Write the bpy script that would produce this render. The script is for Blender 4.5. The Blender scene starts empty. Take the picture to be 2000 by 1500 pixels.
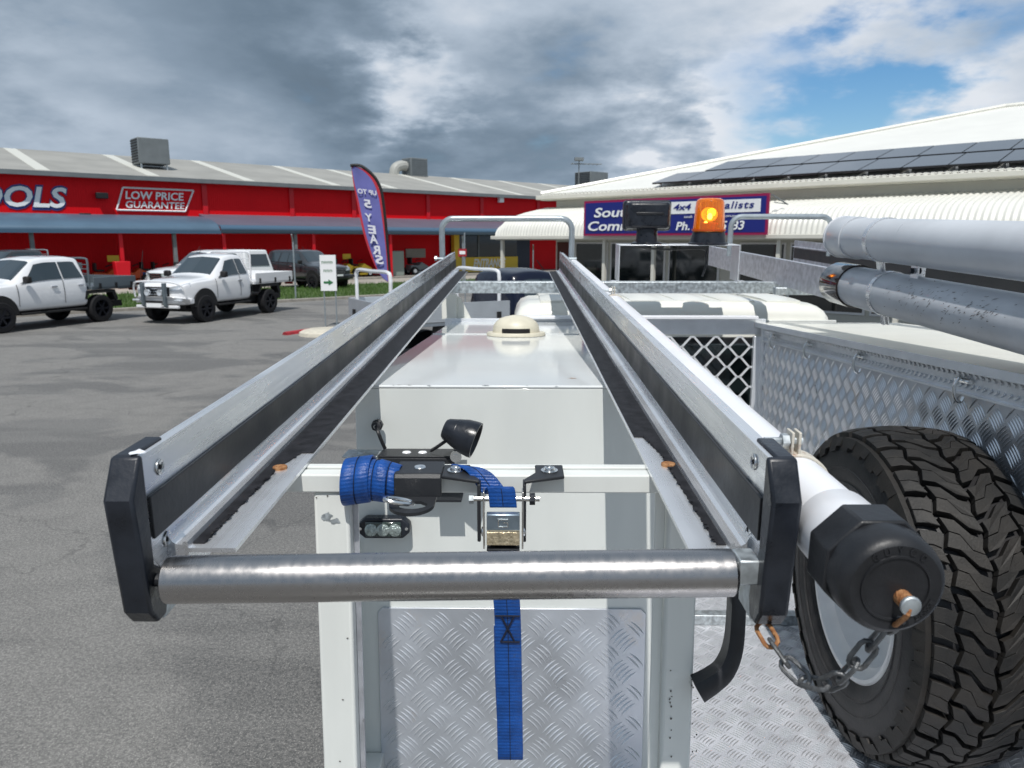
import bpy, math, random
from mathutils import Vector, Matrix
random.seed(7)
PI = math.pi
sc = bpy.context.scene
col = sc.collection

# ------------------------------------------------------------------ camera
H = 2.35
PITCH = math.radians(10.7)
FPX = 1480.0
cd = bpy.data.cameras.new('camera'); cam = bpy.data.objects.new('camera', cd); col.objects.link(cam)
cam.location = (0, 0, H); cam.rotation_euler = (PI/2 - PITCH, 0, 0)
cd.sensor_width = 36.0; cd.lens = FPX/2000*36; cd.clip_start = 0.05; cd.clip_end = 3000
cd.dof.use_dof = True; cd.dof.focus_distance = 1.15; cd.dof.aperture_fstop = 13.0
sc.camera = cam
sc.view_settings.view_transform = 'Standard'; sc.view_settings.look = 'None'
sc.view_settings.gamma = 1.0; sc.view_settings.exposure = 0.0; sc.view_settings.use_curve_mapping = False

# ------------------------------------------------------------------ sun and sky
SUN_EL, SUN_AZ = math.radians(61), math.radians(4)      # light travels towards +Y, a little to +X
sl = bpy.data.lights.new('sun', 'SUN'); sun = bpy.data.objects.new('sun', sl); col.objects.link(sun)
sl.energy = 3.7; sl.angle = math.radians(0.6); sl.color = (1.0, 0.97, 0.925)
ldir = Vector((math.sin(SUN_AZ)*math.cos(SUN_EL), math.cos(SUN_AZ)*math.cos(SUN_EL), -math.sin(SUN_EL)))
sun.rotation_euler = ldir.to_track_quat('-Z', 'Y').to_euler()
sun.location = (0, -5, 12)

CF = Vector((0, math.cos(PITCH), -math.sin(PITCH))); CU = Vector((0, math.sin(PITCH), math.cos(PITCH))); CR = Vector((1, 0, 0))
CAM = Vector((0, 0, H))
def pray(px, py):
    return (CF + CR*((px-1000)/FPX) + CU*((750-py)/FPX))

world = bpy.data.worlds.new('World'); sc.world = world; world.use_nodes = True
nt = world.node_tree; N = nt.nodes; L = nt.links; N.clear()
def nn(t, **k):
    n = N.new(t)
    for a, b in k.items(): setattr(n, a, b)
    return n
def wmath(op, a, b=None, clamp=False):
    n = nn('ShaderNodeMath', operation=op, use_clamp=clamp)
    for i, v in enumerate((a, b)):
        if v is None: continue
        if isinstance(v, (int, float)): n.inputs[i].default_value = v
        else: L.new(v, n.inputs[i])
    return n.outputs[0]
tc = nn('ShaderNodeTexCoord')
sky = nn('ShaderNodeTexSky', sky_type='NISHITA', sun_disc=False)
sky.sun_elevation = SUN_EL; sky.sun_rotation = math.radians(180)+SUN_AZ
sky.ozone_density = 2.2; sky.dust_density = 0.6
sep = nn('ShaderNodeSeparateXYZ'); L.new(tc.outputs['Generated'], sep.inputs[0])
zz = wmath('ADD', wmath('MAXIMUM', sep.outputs[2], 0.0), 0.30)
inv = wmath('DIVIDE', 1.0, zz)
pl = nn('ShaderNodeVectorMath', operation='SCALE'); L.new(tc.outputs['Generated'], pl.inputs[0]); L.new(inv, pl.inputs['Scale'])
n1 = nn('ShaderNodeTexNoise'); n1.inputs['Scale'].default_value = 1.15; n1.inputs['Detail'].default_value = 9; n1.inputs['Roughness'].default_value = 0.52
n1.inputs['Distortion'].default_value = 0.25
L.new(pl.outputs[0], n1.inputs['Vector'])
n2 = nn('ShaderNodeTexNoise'); n2.inputs['Scale'].default_value = 4.2; n2.inputs['Detail'].default_value = 7; n2.inputs['Roughness'].default_value = 0.55
L.new(pl.outputs[0], n2.inputs['Vector'])
# distorted direction for the big lobes
nd = nn('ShaderNodeVectorMath', operation='SUBTRACT'); L.new(n2.outputs['Color'], nd.inputs[0]); nd.inputs[1].default_value = (0.5, 0.5, 0.5)
nd2 = nn('ShaderNodeVectorMath', operation='SCALE'); L.new(nd.outputs[0], nd2.inputs[0]); nd2.inputs['Scale'].default_value = 0.34
da = nn('ShaderNodeVectorMath', operation='ADD'); L.new(tc.outputs['Generated'], da.inputs[0]); L.new(nd2.outputs[0], da.inputs[1])
dn = nn('ShaderNodeVectorMath', operation='NORMALIZE'); L.new(da.outputs[0], dn.inputs[0])
def lobe(px, py, r, amp):
    v = pray(px, py).normalized()
    d = nn('ShaderNodeVectorMath', operation='DOT_PRODUCT'); L.new(dn.outputs[0], d.inputs[0]); d.inputs[1].default_value = v
    k = 1.0/(1-math.cos(r))
    e = wmath('EXPONENT', wmath('MULTIPLY', wmath('SUBTRACT', d.outputs['Value'], 1.0), k))
    return wmath('MULTIPLY', e, amp)
LOBES = [(480, 90, .22, -.14), (150, 60, .2, -.08), (700, 240, .16, -.10), (1050, 260, .15, -.17), (1200, 200, .10, -.06), (950, 30, .12, .10),
         (1150, 60, .2, .20), (1450, 90, .16, .12), (820, 150, .05, .25), (1100, 190, .12, -.06), (600, 60, .16, -.05), (60, 30, .12, .10), (250, 230, .12, .06), (1480, 255, .065, .55), (1640, 150, .14, .28), (880, 165, .05, .26), (120, 175, .10, .10),
         (1950, 170, .10, .30), (1900, 20, .12, -.10), (480, 285, .12, .05), (1380, 250, .05, .2), (1760, 235, .06, .35)]
acc = wmath('ADD', wmath('MULTIPLY', wmath('SUBTRACT', n1.outputs['Fac'], 0.5), 0.85), 0.52)
acc = wmath('ADD', acc, wmath('MULTIPLY', wmath('SUBTRACT', n2.outputs['Fac'], 0.5), 0.50))
for l in LOBES: acc = wmath('ADD', acc, lobe(*l))
ramp = nn('ShaderNodeValToRGB'); L.new(acc, ramp.inputs[0])
cr = ramp.color_ramp
cr.elements[0].position = 0.0; cr.elements[0].color = (.105, .140, .180, 1)
cr.elements[1].position = 1.0; cr.elements[1].color = (.76, .80, .86, 1)
for p_, c_ in ((.25, (.155, .215, .285, 1)), (.45, (.255, .330, .420, 1)), (.70, (.47, .55, .65, 1))):
    e_ = cr.elements.new(p_); e_.color = c_
# blue opening
bl = wmath('ADD', lobe(1800, 130, .17, 1.25), lobe(1560, 130, .09, .45))
bl = wmath('ADD', bl, lobe(1640, 215, .09, .6))
bl = wmath('SUBTRACT', bl, lobe(1750, -30, .11, .9))
bl = wmath('SUBTRACT', bl, lobe(1960, 190, .06, .5))
bl = wmath('SUBTRACT', bl, wmath('MULTIPLY', wmath('SUBTRACT', n1.outputs['Fac'], 0.42), 1.6))
bl = wmath('SUBTRACT', bl, wmath('MULTIPLY', wmath('SUBTRACT', n2.outputs['Fac'], 0.46), 2.4))
mr = nn('ShaderNodeMapRange', interpolation_type='SMOOTHSTEP'); L.new(bl, mr.inputs['Value'])
mr.inputs['From Min'].default_value = .0; mr.inputs['From Max'].default_value = 1.25
bg1 = nn('ShaderNodeBackground'); bg1.inputs['Strength'].default_value = 0.115
hsv = nn('ShaderNodeHueSaturation'); hsv.inputs['Saturation'].default_value = 1.35; L.new(sky.outputs[0], hsv.inputs['Color']); L.new(hsv.outputs[0], bg1.inputs[0])
bg2 = nn('ShaderNodeBackground'); bg2.inputs['Strength'].default_value = 1.0; L.new(ramp.outputs[0], bg2.inputs[0])
mixs = nn('ShaderNodeMixShader'); L.new(mr.outputs[0], mixs.inputs[0]); L.new(bg2.outputs[0], mixs.inputs[1]); L.new(bg1.outputs[0], mixs.inputs[2])
wo = nn('ShaderNodeOutputWorld'); L.new(mixs.outputs[0], wo.inputs[0])

# ------------------------------------------------------------------ frames
class Frame:
    """orthonormal frame: a = across, s = along, h = up"""
    def __init__(self, o, A, S):
        self.o = Vector(o); self.A = Vector(A).normalized(); self.S = Vector(S).normalized()
        self.Hh = self.A.cross(self.S).normalized(); self.A = self.S.cross(self.Hh).normalized()
    def mat(self, loc=(0, 0, 0)):
        m = Matrix((self.A, self.S, self.Hh)).transposed().to_4x4()
        m.translation = self.o + self.A*loc[0] + self.S*loc[1] + self.Hh*loc[2]
        return m
    def loc(self, w):
        d = Vector(w)-self.o
        return Vector((d.dot(self.A), d.dot(self.S), d.dot(self.Hh)))
    def on(self, px, py, a=None, s=None, h=None, t=None):
        r = pray(px, py)
        ro = self.loc(CAM); rd = Vector((r.dot(self.A), r.dot(self.S), r.dot(self.Hh)))
        if t is None:
            i, v = (0, a) if a is not None else ((1, s) if s is not None else (2, h))
            t = (v-ro[i])/rd[i]
        return ro + rd*t
def edir(el, yaw):
    return Vector((math.sin(yaw)*math.cos(el), math.cos(yaw)*math.cos(el), math.sin(el)))
_rv = pray(1012, 412).normalized(); _rh = Vector((_rv.y, -_rv.x, 0)).normalized()
RF = Frame(CAM, _rh, _rv)                     # ladder rack rails
_vv = pray(1018, 540).normalized(); _vh = Vector((_vv.y, -_vv.x, 0)).normalized()
VF = Frame(CAM, _vh, _vv)                     # the truck's tray and boxes
WF = Frame((0, 0, 0), (1, 0, 0), (0, 1, 0))   # world

# ------------------------------------------------------------------ mesh builder
class MB:
    def __init__(self): self.v = []; self.f = []
    def add(self, vs, fs):
        n = len(self.v); self.v += [Vector(q) for q in vs]; self.f += [tuple(i+n for i in g) for g in fs]; return self
    def box(self, a0, a1, s0, s1, h0, h1):
        a0, a1 = min(a0, a1), max(a0, a1); s0, s1 = min(s0, s1), max(s0, s1); h0, h1 = min(h0, h1), max(h0, h1)
        return self.add([(a0, s0, h0), (a1, s0, h0), (a1, s1, h0), (a0, s1, h0), (a0, s0, h1), (a1, s0, h1), (a1, s1, h1), (a0, s1, h1)],
                        [(0, 3, 2, 1), (4, 5, 6, 7), (0, 1, 5, 4), (1, 2, 6, 5), (2, 3, 7, 6), (3, 0, 4, 7)])
    def obox(self, c, ex, ey, ez, sx, sy, sz):
        c = Vector(c); ex = Vector(ex).normalized(); ey = Vector(ey).normalized(); ez = Vector(ez).normalized()
        vs = []
        for k in (-1, 1):
            for i, j in ((-1, -1), (1, -1), (1, 1), (-1, 1)):
                vs.append(c + ex*(i*sx/2) + ey*(j*sy/2) + ez*(k*sz/2))
        return self.add(vs, [(0, 3, 2, 1), (4, 5, 6, 7), (0, 1, 5, 4), (1, 2, 6, 5), (2, 3, 7, 6), (3, 0, 4, 7)])
    def prism(self, poly, axis, c0, c1):
        """poly: 2D points in the other two axes (order a,s,h), extruded along axis"""
        def P(p, c):
            return (c, p[0], p[1]) if axis == 'a' else ((p[0], c, p[1]) if axis == 's' else (p[0], p[1], c))
        n = len(poly); vs = [P(p, c0) for p in poly] + [P(p, c1) for p in poly]
        fs = [tuple(range(n)), tuple(range(2*n-1, n-1, -1))] + [(i, i+n, (i+1) % n+n, (i+1) % n) for i in range(n)]
        return self.add(vs, fs)
    def tube(self, pts, r, n=10, closed=False, cap=True):
        pts = [Vector(p) for p in pts]; m = len(pts)
        rs = r if isinstance(r, (list, tuple)) else [r]*m
        if closed: tan = [(pts[(i+1) % m]-pts[i-1]).normalized() for i in range(m)]
        else: tan = [(pts[min(i+1, m-1)]-pts[max(i-1, 0)]).normalized() for i in range(m)]
        up = Vector((0, 0, 1)) if abs(tan[0].z) < .9 else Vector((1, 0, 0))
        x = tan[0].cross(up).normalized(); vs = []
        for i in range(m):
            x = (x - tan[i]*x.dot(tan[i])).normalized(); y = tan[i].cross(x)
            for k in range(n):
                q = 2*PI*k/n; vs.append(pts[i] + (x*math.cos(q)+y*math.sin(q))*rs[i])
        fs = []
        for i in range(m if closed else m-1):
            j = (i+1) % m
            for k in range(n): fs.append((i*n+k, i*n+(k+1) % n, j*n+(k+1) % n, j*n+k))
        if cap and not closed: fs += [tuple(range(n-1, -1, -1)), tuple((m-1)*n+k for k in range(n))]
        return self.add(vs, fs)
    def cyl(self, p0, p1, r0, r1=None, n=20):
        return self.tube([p0, p1], [r0, r1 if r1 is not None else r0], n)
    def lathe(self, c, ax, prof, n=32):
        """prof: (dist along axis, radius)"""
        c = Vector(c); ax = Vector(ax).normalized(); up = Vector((0, 0, 1)) if abs(ax.z) < .9 else Vector((0, 1, 0))
        x = ax.cross(up).normalized(); y = ax.cross(x); vs = []
        for d, r in prof:
            for k in range(n):
                q = 2*PI*k/n; vs.append(c + ax*d + (x*math.cos(q)+y*math.sin(q))*max(r, 1e-5))
        fs = []
        for i in range(len(prof)-1):
            for k in range(n): fs.append((i*n+k, i*n+(k+1) % n, (i+1)*n+(k+1) % n, (i+1)*n+k))
        return self.add(vs, fs)
    def ring(self, c, ax, R, r, n=24, m=8, stretch=(1, 1), rot=0.0):
        c = Vector(c); ax = Vector(ax).normalized(); up = Vector((0, 0, 1)) if abs(ax.z) < .9 else Vector((0, 1, 0))
        x = ax.cross(up).normalized(); y = ax.cross(x)
        x2 = x*math.cos(rot)+y*math.sin(rot); y2 = ax.cross(x2)
        return self.tube([c + x2*(R*stretch[0]*math.cos(2*PI*k/n)) + y2*(R*stretch[1]*math.sin(2*PI*k/n)) for k in range(n)], r, m, closed=True)
    def grid(self, fn, nu, nv):
        vs = [fn(i/nu, j/nv) for i in range(nu+1) for j in range(nv+1)]
        fs = [(i*(nv+1)+j, (i+1)*(nv+1)+j, (i+1)*(nv+1)+j+1, i*(nv+1)+j+1) for i in range(nu) for j in range(nv)]
        return self.add(vs, fs)
    def sheet(self, fn, nu, nv, off):
        """closed thin sheet: fn gives the top, off the vector to the underside"""
        off = Vector(off); n0 = len(self.v); self.grid(fn, nu, nv)
        m = len(self.v)-n0; top = self.v[n0:]; self.v += [q+off for q in top]
        fs = [tuple(n0+m+(k-n0) for k in reversed(g)) for g in self.f if g[0] >= n0 and max(g) < n0+m]
        self.f += fs
        def id_(i, j): return n0+i*(nv+1)+j
        edge = [id_(i, 0) for i in range(nu+1)] + [id_(nu, j) for j in range(1, nv+1)] + [id_(i, nv) for i in range(nu-1, -1, -1)] + [id_(0, j) for j in range(nv-1, 0, -1)]
        for k in range(len(edge)):
            p, q = edge[k], edge[(k+1) % len(edge)]; self.f.append((p, p+m, q+m, q))
        return self

def crom(pts, n=6, closed=False):
    pts = [Vector(p) for p in pts]; out = []; m = len(pts)
    for i in range(m if closed else m-1):
        if closed: p0, p1, p2, p3 = pts[i-1], pts[i], pts[(i+1) % m], pts[(i+2) % m]
        else: p0, p1, p2, p3 = pts[max(i-1, 0)], pts[i], pts[i+1], pts[min(i+2, m-1)]
        for k in range(n):
            t = k/n
            out.append(.5*((2*p1)+(p2-p0)*t+(2*p0-5*p1+4*p2-p3)*t*t+(3*p1-p0-3*p2+p3)*t**3))
    if not closed: out.append(pts[-1])
    return out

def thing(name, label, cat, frame=None, loc=(0, 0, 0), group=None):
    frame = frame or WF
    o = bpy.data.objects.new(name, None); col.objects.link(o)
    o.empty_display_size = .1
    o.matrix_world = frame.mat(loc); o['label'] = label; o['category'] = cat
    if group: o['group'] = group
    ORG[o.name] = Vector(loc)
    return o
ORG = {}
def build(name, mb, mat, parent=None, smooth=30, bevel=0, seg=2, label=None, kind=None, mesh=None):
    """parent: an Empty made by thing(), or a part; verts are in the thing's frame coordinates"""
    if mesh is None:
        mesh = bpy.data.meshes.new(name)
        org = ORG.get(parent.name, Vector()) if parent else Vector()
        mesh.from_pydata([q-org for q in mb.v], [], mb.f); mesh.update()
        import bmesh
        bm = bmesh.new(); bm.from_mesh(mesh); bmesh.ops.recalc_face_normals(bm, faces=bm.faces); bm.to_mesh(mesh); bm.free()
        if smooth:
            mesh.shade_smooth(); mesh.set_sharp_from_angle(angle=math.radians(smooth))
        if mat: mesh.materials.append(mat)
    o = bpy.data.objects.new(name, mesh); col.objects.link(o)
    if parent:
        o.parent = parent; ORG[o.name] = ORG.get(parent.name, Vector())
    if bevel:
        b = o.modifiers.new('bevel', 'BEVEL'); b.width = bevel; b.segments = seg; b.limit_method = 'ANGLE'; b.angle_limit = math.radians(40); b.harden_normals = False
    if label: o['label'] = label
    if kind: o['kind'] = kind
    return o
def single(name, mb, mat, label, cat, frame=None, loc=(0, 0, 0), group=None, **k):
    """a top-level thing that is one mesh"""
    frame = frame or WF
    q = MB(); q.v = [v-Vector(loc) for v in mb.v]; q.f = mb.f
    o = build(name, q, mat, None, **k); o.matrix_world = frame.mat(loc)
    o['label'] = label; o['category'] = cat
    if group: o['group'] = group
    ORG[o.name] = Vector(loc)
    return o
def struct(name, mb, mat, frame=None, kind='structure', **k):
    o = build(name, mb, mat, None, **k); o.matrix_world = (frame or WF).mat(); o['kind'] = kind; ORG[o.name] = Vector(); return o
def kids(o): return [c for c in col.objects if c.parent == o]
def copy_tree(root, mw, label=None, group=None):
    r = root.copy(); col.objects.link(r); r.matrix_world = mw
    if label: r['label'] = label
    if group: r['group'] = group
    for ch in kids(root):
        c = ch.copy(); col.objects.link(c); c.parent = r
        for g in kids(ch):
            d = g.copy(); col.objects.link(d); d.parent = c
    return r

def text(name, s, mat, parent, p0, ux, uy, size, width=None, shear=0.0, bold=0.0, extrude=0.004, align='LEFT', mirror=False, spacing=1.0):
    """flat lettering; p0 lower-left corner, ux right, uy up in the parent's frame"""
    cu = bpy.data.curves.new(name, 'FONT'); cu.body = s; cu.size = 1.0; cu.shear = shear; cu.offset = bold; cu.extrude = 0.0
    cu.align_x = 'LEFT'; cu.space_character = spacing; cu.resolution_u = 3
    tmp = bpy.data.objects.new('tmp', cu); col.objects.link(tmp)
    dg = bpy.context.evaluated_depsgraph_get(); dg.update()
    me = bpy.data.meshes.new_from_object(tmp.evaluated_get(dg))
    bpy.data.objects.remove(tmp)
    xs = [v.co.x for v in me.vertices]; x0, x1 = min(xs), max(xs)
    # cap height of the built-in font is about 0.73 of its size
    ky = size/0.73; kx = (width/(x1-x0)) if width else ky
    ux = Vector(ux).normalized(); uy = Vector(uy).normalized(); nz = ux.cross(uy)
    org = ORG.get(parent.name, Vector())
    for v in me.vertices:
        X = (v.co.x-x0)*kx; Y = v.co.y*ky
        if mirror: X = (x1-x0)*kx - X
        v.co = Vector(p0) - org + ux*X + uy*Y + nz*(v.co.z)
    me.materials.clear(); me.materials.append(mat); me.shade_flat()
    o = bpy.data.objects.new(name, me); col.objects.link(o); o.parent = parent; ORG[o.name] = org
    m = o.modifiers.new('solid', 'SOLIDIFY'); m.thickness = extrude; m.offset = 0
    return o

# ------------------------------------------------------------------ materials
def mat(name, c, rough=.5, metal=0.0, var=0.0, vscale=8.0, bump=0.0, bscale=60.0, c2=None, detail=5.0, rvar=0.0, coat=0.0, spec=.5, stretch=None, emit=None, estr=0, trans=0, wave=None, dirt=None, scratch=0.0, ior=1.45, thr=(.35, .65)):
    m = bpy.data.materials.new(name); m.use_nodes = True; t = m.node_tree; nd = t.nodes; lk = t.links
    b = nd['Principled BSDF']
    b.inputs['Base Color'].default_value = (*c, 1); b.inputs['Roughness'].default_value = rough; b.inputs['Metallic'].default_value = metal
    b.inputs['Coat Weight'].default_value = coat; b.inputs['Coat Roughness'].default_value = 0.06; b.inputs['Specular IOR Level'].default_value = spec
    b.inputs['IOR'].default_value = ior
    if trans: b.inputs['Transmission Weight'].default_value = trans
    if emit: b.inputs['Emission Color'].default_value = (*emit, 1); b.inputs['Emission Strength'].default_value = estr
    tcn = nd.new('ShaderNodeTexCoord'); src = tcn.outputs['Object']
    if stretch:
        mp = nd.new('ShaderNodeMapping'); mp.inputs['Scale'].default_value = stretch; lk.new(src, mp.inputs[0]); src = mp.outputs[0]
    basec = None
    if var or c2:
        n = nd.new('ShaderNodeTexNoise'); n.inputs['Scale'].default_value = vscale; n.inputs['Detail'].default_value = detail; lk.new(src, n.inputs['Vector'])
        r = nd.new('ShaderNodeMapRange'); lk.new(n.outputs['Fac'], r.inputs[0]); r.inputs[1].default_value = thr[0]; r.inputs[2].default_value = thr[1]
        mx = nd.new('ShaderNodeMix'); mx.data_type = 'RGBA'; lk.new(r.outputs[0], mx.inputs[0])
        if c2: A_, B_ = c, c2
        else: A_ = tuple(max(0, x*(1-var)) for x in c); B_ = tuple(min(1, x*(1+var)) for x in c)
        mx.inputs[6].default_value = (*A_, 1); mx.inputs[7].default_value = (*B_, 1)
        basec = mx.outputs[2]
        if rvar:
            rr = nd.new('ShaderNodeMapRange'); lk.new(n.outputs['Fac'], rr.inputs[0]); rr.inputs[1].default_value = .3; rr.inputs[2].default_value = .7
            rr.inputs[3].default_value = max(.02, rough-rvar); rr.inputs[4].default_value = min(1, rough+rvar); lk.new(rr.outputs[0], b.inputs['Roughness'])
    if dirt:   # (colour, scale, threshold)
        n = nd.new('ShaderNodeTexNoise'); n.inputs['Scale'].default_value = dirt[1]; n.inputs['Detail'].default_value = 8; n.inputs['Roughness'].default_value = .65; lk.new(src, n.inputs['Vector'])
        r = nd.new('ShaderNodeMapRange'); lk.new(n.outputs['Fac'], r.inputs[0]); r.inputs[1].default_value = dirt[2]; r.inputs[2].default_value = dirt[2]+(dirt[3] if len(dirt) > 3 else .06)
        mx = nd.new('ShaderNodeMix'); mx.data_type = 'RGBA'; lk.new(r.outputs[0], mx.inputs[0])
        if basec: lk.new(basec, mx.inputs[6])
        else: mx.inputs[6].default_value = (*c, 1)
        mx.inputs[7].default_value = (*dirt[0], 1); basec = mx.outputs[2]
    if basec: lk.new(basec, b.inputs['Base Color'])
    hgt = None
    if bump:
        n = nd.new('ShaderNodeTexNoise'); n.inputs['Scale'].default_value = bscale; n.inputs['Detail'].default_value = 6; lk.new(src, n.inputs['Vector'])
        bp = nd.new('ShaderNodeBump'); bp.inputs['Strength'].default_value = bump; bp.inputs['Distance'].default_value = .01; lk.new(n.outputs['Fac'], bp.inputs['Height'])
        lk.new(bp.outputs[0], b.inputs['Normal']); hgt = bp
    if wave:   # (scale, strength, axis)
        w = nd.new('ShaderNodeTexWave'); w.bands_direction = wave[2]; w.inputs['Scale'].default_value = wave[0]; lk.new(src, w.inputs['Vector'])
        bp = nd.new('ShaderNodeBump'); bp.inputs['Strength'].default_value = wave[1]; bp.inputs['Distance'].default_value = wave[3] if len(wave) > 3 else .03; lk.new(w.outputs['Fac'], bp.inputs['Height'])
        if hgt: lk.new(hgt.outputs[0], bp.inputs['Normal'])
        lk.new(bp.outputs[0], b.inputs['Normal'])
    if scratch:  # fine streaks in roughness
        mp = nd.new('ShaderNodeMapping'); mp.inputs['Scale'].default_value = (1.0, .03, 1.0); mp.inputs['Rotation'].default_value = (0, .2, .03); lk.new(tcn.outputs['Object'], mp.inputs[0])
        n = nd.new('ShaderNodeTexNoise'); n.inputs['Scale'].default_value = 160; n.inputs['Detail'].default_value = 4; lk.new(mp.outputs[0], n.inputs['Vector'])
        n3 = nd.new('ShaderNodeTexNoise'); n3.inputs['Scale'].default_value = 9; n3.inputs['Detail'].default_value = 3; lk.new(tcn.outputs['Object'], n3.inputs['Vector'])
        ma = nd.new('ShaderNodeMath'); ma.operation = 'MULTIPLY'; lk.new(n.outputs['Fac'], ma.inputs[0]); lk.new(n3.outputs['Fac'], ma.inputs[1])
        rr = nd.new('ShaderNodeMapRange'); lk.new(ma.outputs[0], rr.inputs[0]); rr.inputs[1].default_value = .12; rr.inputs[2].default_value = .42
        rr.inputs[3].default_value = max(.03, rough-scratch); rr.inputs[4].default_value = min(1, rough+scratch); lk.new(rr.outputs[0], b.inputs['Roughness'])
        if not (bump or wave):
            bp = nd.new('ShaderNodeBump'); bp.inputs['Strength'].default_value = .035; bp.inputs['Distance'].default_value = .0006; lk.new(n.outputs['Fac'], bp.inputs['Height']); lk.new(bp.outputs[0], b.inputs['Normal'])
    return m

M = {}
M['alu'] = mat('aluminium', (.80, .815, .84), .30, .72, var=.05, vscale=9, scratch=.10)
M['alu_matt'] = mat('weathered_aluminium', (.60, .61, .65), .45, .75, var=.16, vscale=40, bump=.06, bscale=300, dirt=((.30, .30, .31), 60, .63, .1))
M['steel'] = mat('stainless_tube', (.43, .415, .41), .29, 1.0, var=.05, vscale=5, scratch=.07)
M['galv'] = mat('galvanised_steel', (.50, .54, .56), .48, .8, var=.28, vscale=70, rvar=.12, detail=2)
M['galv_pipe'] = mat('galvanised_pipe', (.42, .47, .50), .42, .7, var=.10, vscale=20)
M['chain'] = mat('chain_steel', (.16, .165, .17), .5, .8, var=.25, vscale=150, bump=.2, bscale=400)
M['rust'] = mat('rust', (.28, .11, .04), .8, .1, c2=(.45, .24, .11), vscale=160, bump=.5, bscale=300)
M['rustcream'] = mat('rusty_cream_steel', (.62, .58, .50), .5, .1, dirt=((.25, .09, .03), 45, .56, .1))
M['rubber'] = mat('black_rubber', (.018, .019, .022), .42, 0, var=.25, vscale=25, bump=.05, bscale=200, rvar=.08)
M['tape'] = mat('black_grip_tape', (.016, .016, .019), .60, 0, var=.4, vscale=60, bump=.10, bscale=500, spec=.3)
M['stripe'] = mat('rubber_stripe', (.024, .025, .027), .40, 0, var=.3, vscale=12, rvar=.12, bump=.04, bscale=120)
M['plastic'] = mat('black_plastic', (.014, .017, .024), .33, 0, var=.3, vscale=30, rvar=.12, bump=.06, bscale=160, dirt=((.10, .11, .12), 200, .74, .05))
M['satin'] = mat('black_powder_coat', (.020, .022, .026), .45, 0, bump=.10, bscale=900, dirt=((.16, .15, .14), 170, .74, .05))
M['tyre'] = mat('tyre_rubber', (.010, .0098, .0095), .60, 0, c2=(.026, .023, .020), vscale=11, bump=.12, bscale=220)
M['tyreside'] = mat('tyre_sidewall', (.012, .012, .014), .5, 0, c2=(.026, .025, .026), vscale=20, bump=.08, bscale=150)
M['white'] = mat('white_vehicle_enamel', (.71, .735, .71), .20, 0, var=.045, vscale=3.2, stretch=(2.5, 2.5, .7), coat=.4, bump=.012, bscale=3, dirt=((.22, .20, .17), 90, .775, .02))
M['whiteroof'] = mat('glossy_white_lid', (.72, .745, .745), .09, 0, var=.03, vscale=4, spec=.30)
M['whitepost'] = mat('white_painted_steel', (.74, .76, .73), .33, 0, var=.05, vscale=7, stretch=(2, 2, .5), dirt=((.16, .15, .14), 70, .735, .015))
M['cream'] = mat('cream_enamel', (.79, .79, .73), .22, 0, var=.03, vscale=5, spec=.35)
M['vent'] = mat('cream_plastic_vent', (.66, .62, .50), .42, 0, var=.06, vscale=20, dirt=((.40, .36, .27), 90, .62, .1))
M['pvc'] = mat('white_pvc', (.80, .81, .84), .30, 0, var=.04, vscale=8, dirt=((.50, .49, .47), 45, .70, .1))
M['pvcgrey'] = mat('grey_pvc', (.54, .565, .60), .34, 0, var=.07, vscale=6, rvar=.08)
M['pvcdirty'] = mat('grey_pvc_dirty', (.50, .52, .55), .36, 0, var=.12, vscale=7, rvar=.08)
M['mark'] = mat('scuff_mark', (.10, .085, .075), .8)
M['strap'] = mat('blue_webbing', (.006, .062, .27), .40, 0, var=.22, vscale=60, bump=.15, bscale=500, dirt=((.03, .07, .17), 60, .62, .1))
M['stitch'] = mat('dark_stitching', (.008, .012, .03), .8)
M['zinc'] = mat('zinc_plate', (.66, .64, .60), .25, 1.0, var=.1, vscale=80)
M['rivet'] = mat('bright_rivet', (.75, .76, .76), .22, 1.0)
M['brass'] = mat('yellow_zinc', (.75, .62, .42), .34, 1.0, var=.25, vscale=140, bump=.3, bscale=300)
M['bluesteel'] = mat('buckle_steel', (.33, .40, .46), .30, 1.0, var=.1, vscale=70)
M['lens'] = mat('clear_lens', (.36, .42, .40), .14, .5, var=.35, vscale=120, bump=.5, bscale=260, coat=1)
M['lenshousing'] = mat('smoked_lens', (.03, .05, .045), .1, 0, coat=1)
M['checker'] = mat('chequer_plate', (.60, .63, .68), .36, .65, var=.10, vscale=9, rvar=.10, dirt=((.62, .58, .55), 5, .60, .1))
M['checkerbar'] = mat('chequer_tread', (.80, .82, .85), .28, .7, var=.06, vscale=40)
M['checkerfloor'] = mat('chequer_floor', (.64, .65, .69), .42, .45, var=.12, vscale=12, rvar=.1, dirt=((.36, .35, .33), 20, .62, .12))
M['mesh'] = mat('mesh_strand', (.80, .81, .83), .32, .3)
M['glassdark'] = mat('dark_glass', (.012, .018, .020), .04, 0, coat=1)
M['black'] = mat('black_void', (.008, .008, .010), .8)
M['rim'] = mat('white_wheel_rim', (.76, .77, .78), .35, 0, var=.06, vscale=10, coat=.3, dirt=((.20, .19, .18), 60, .70, .05))
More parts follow.
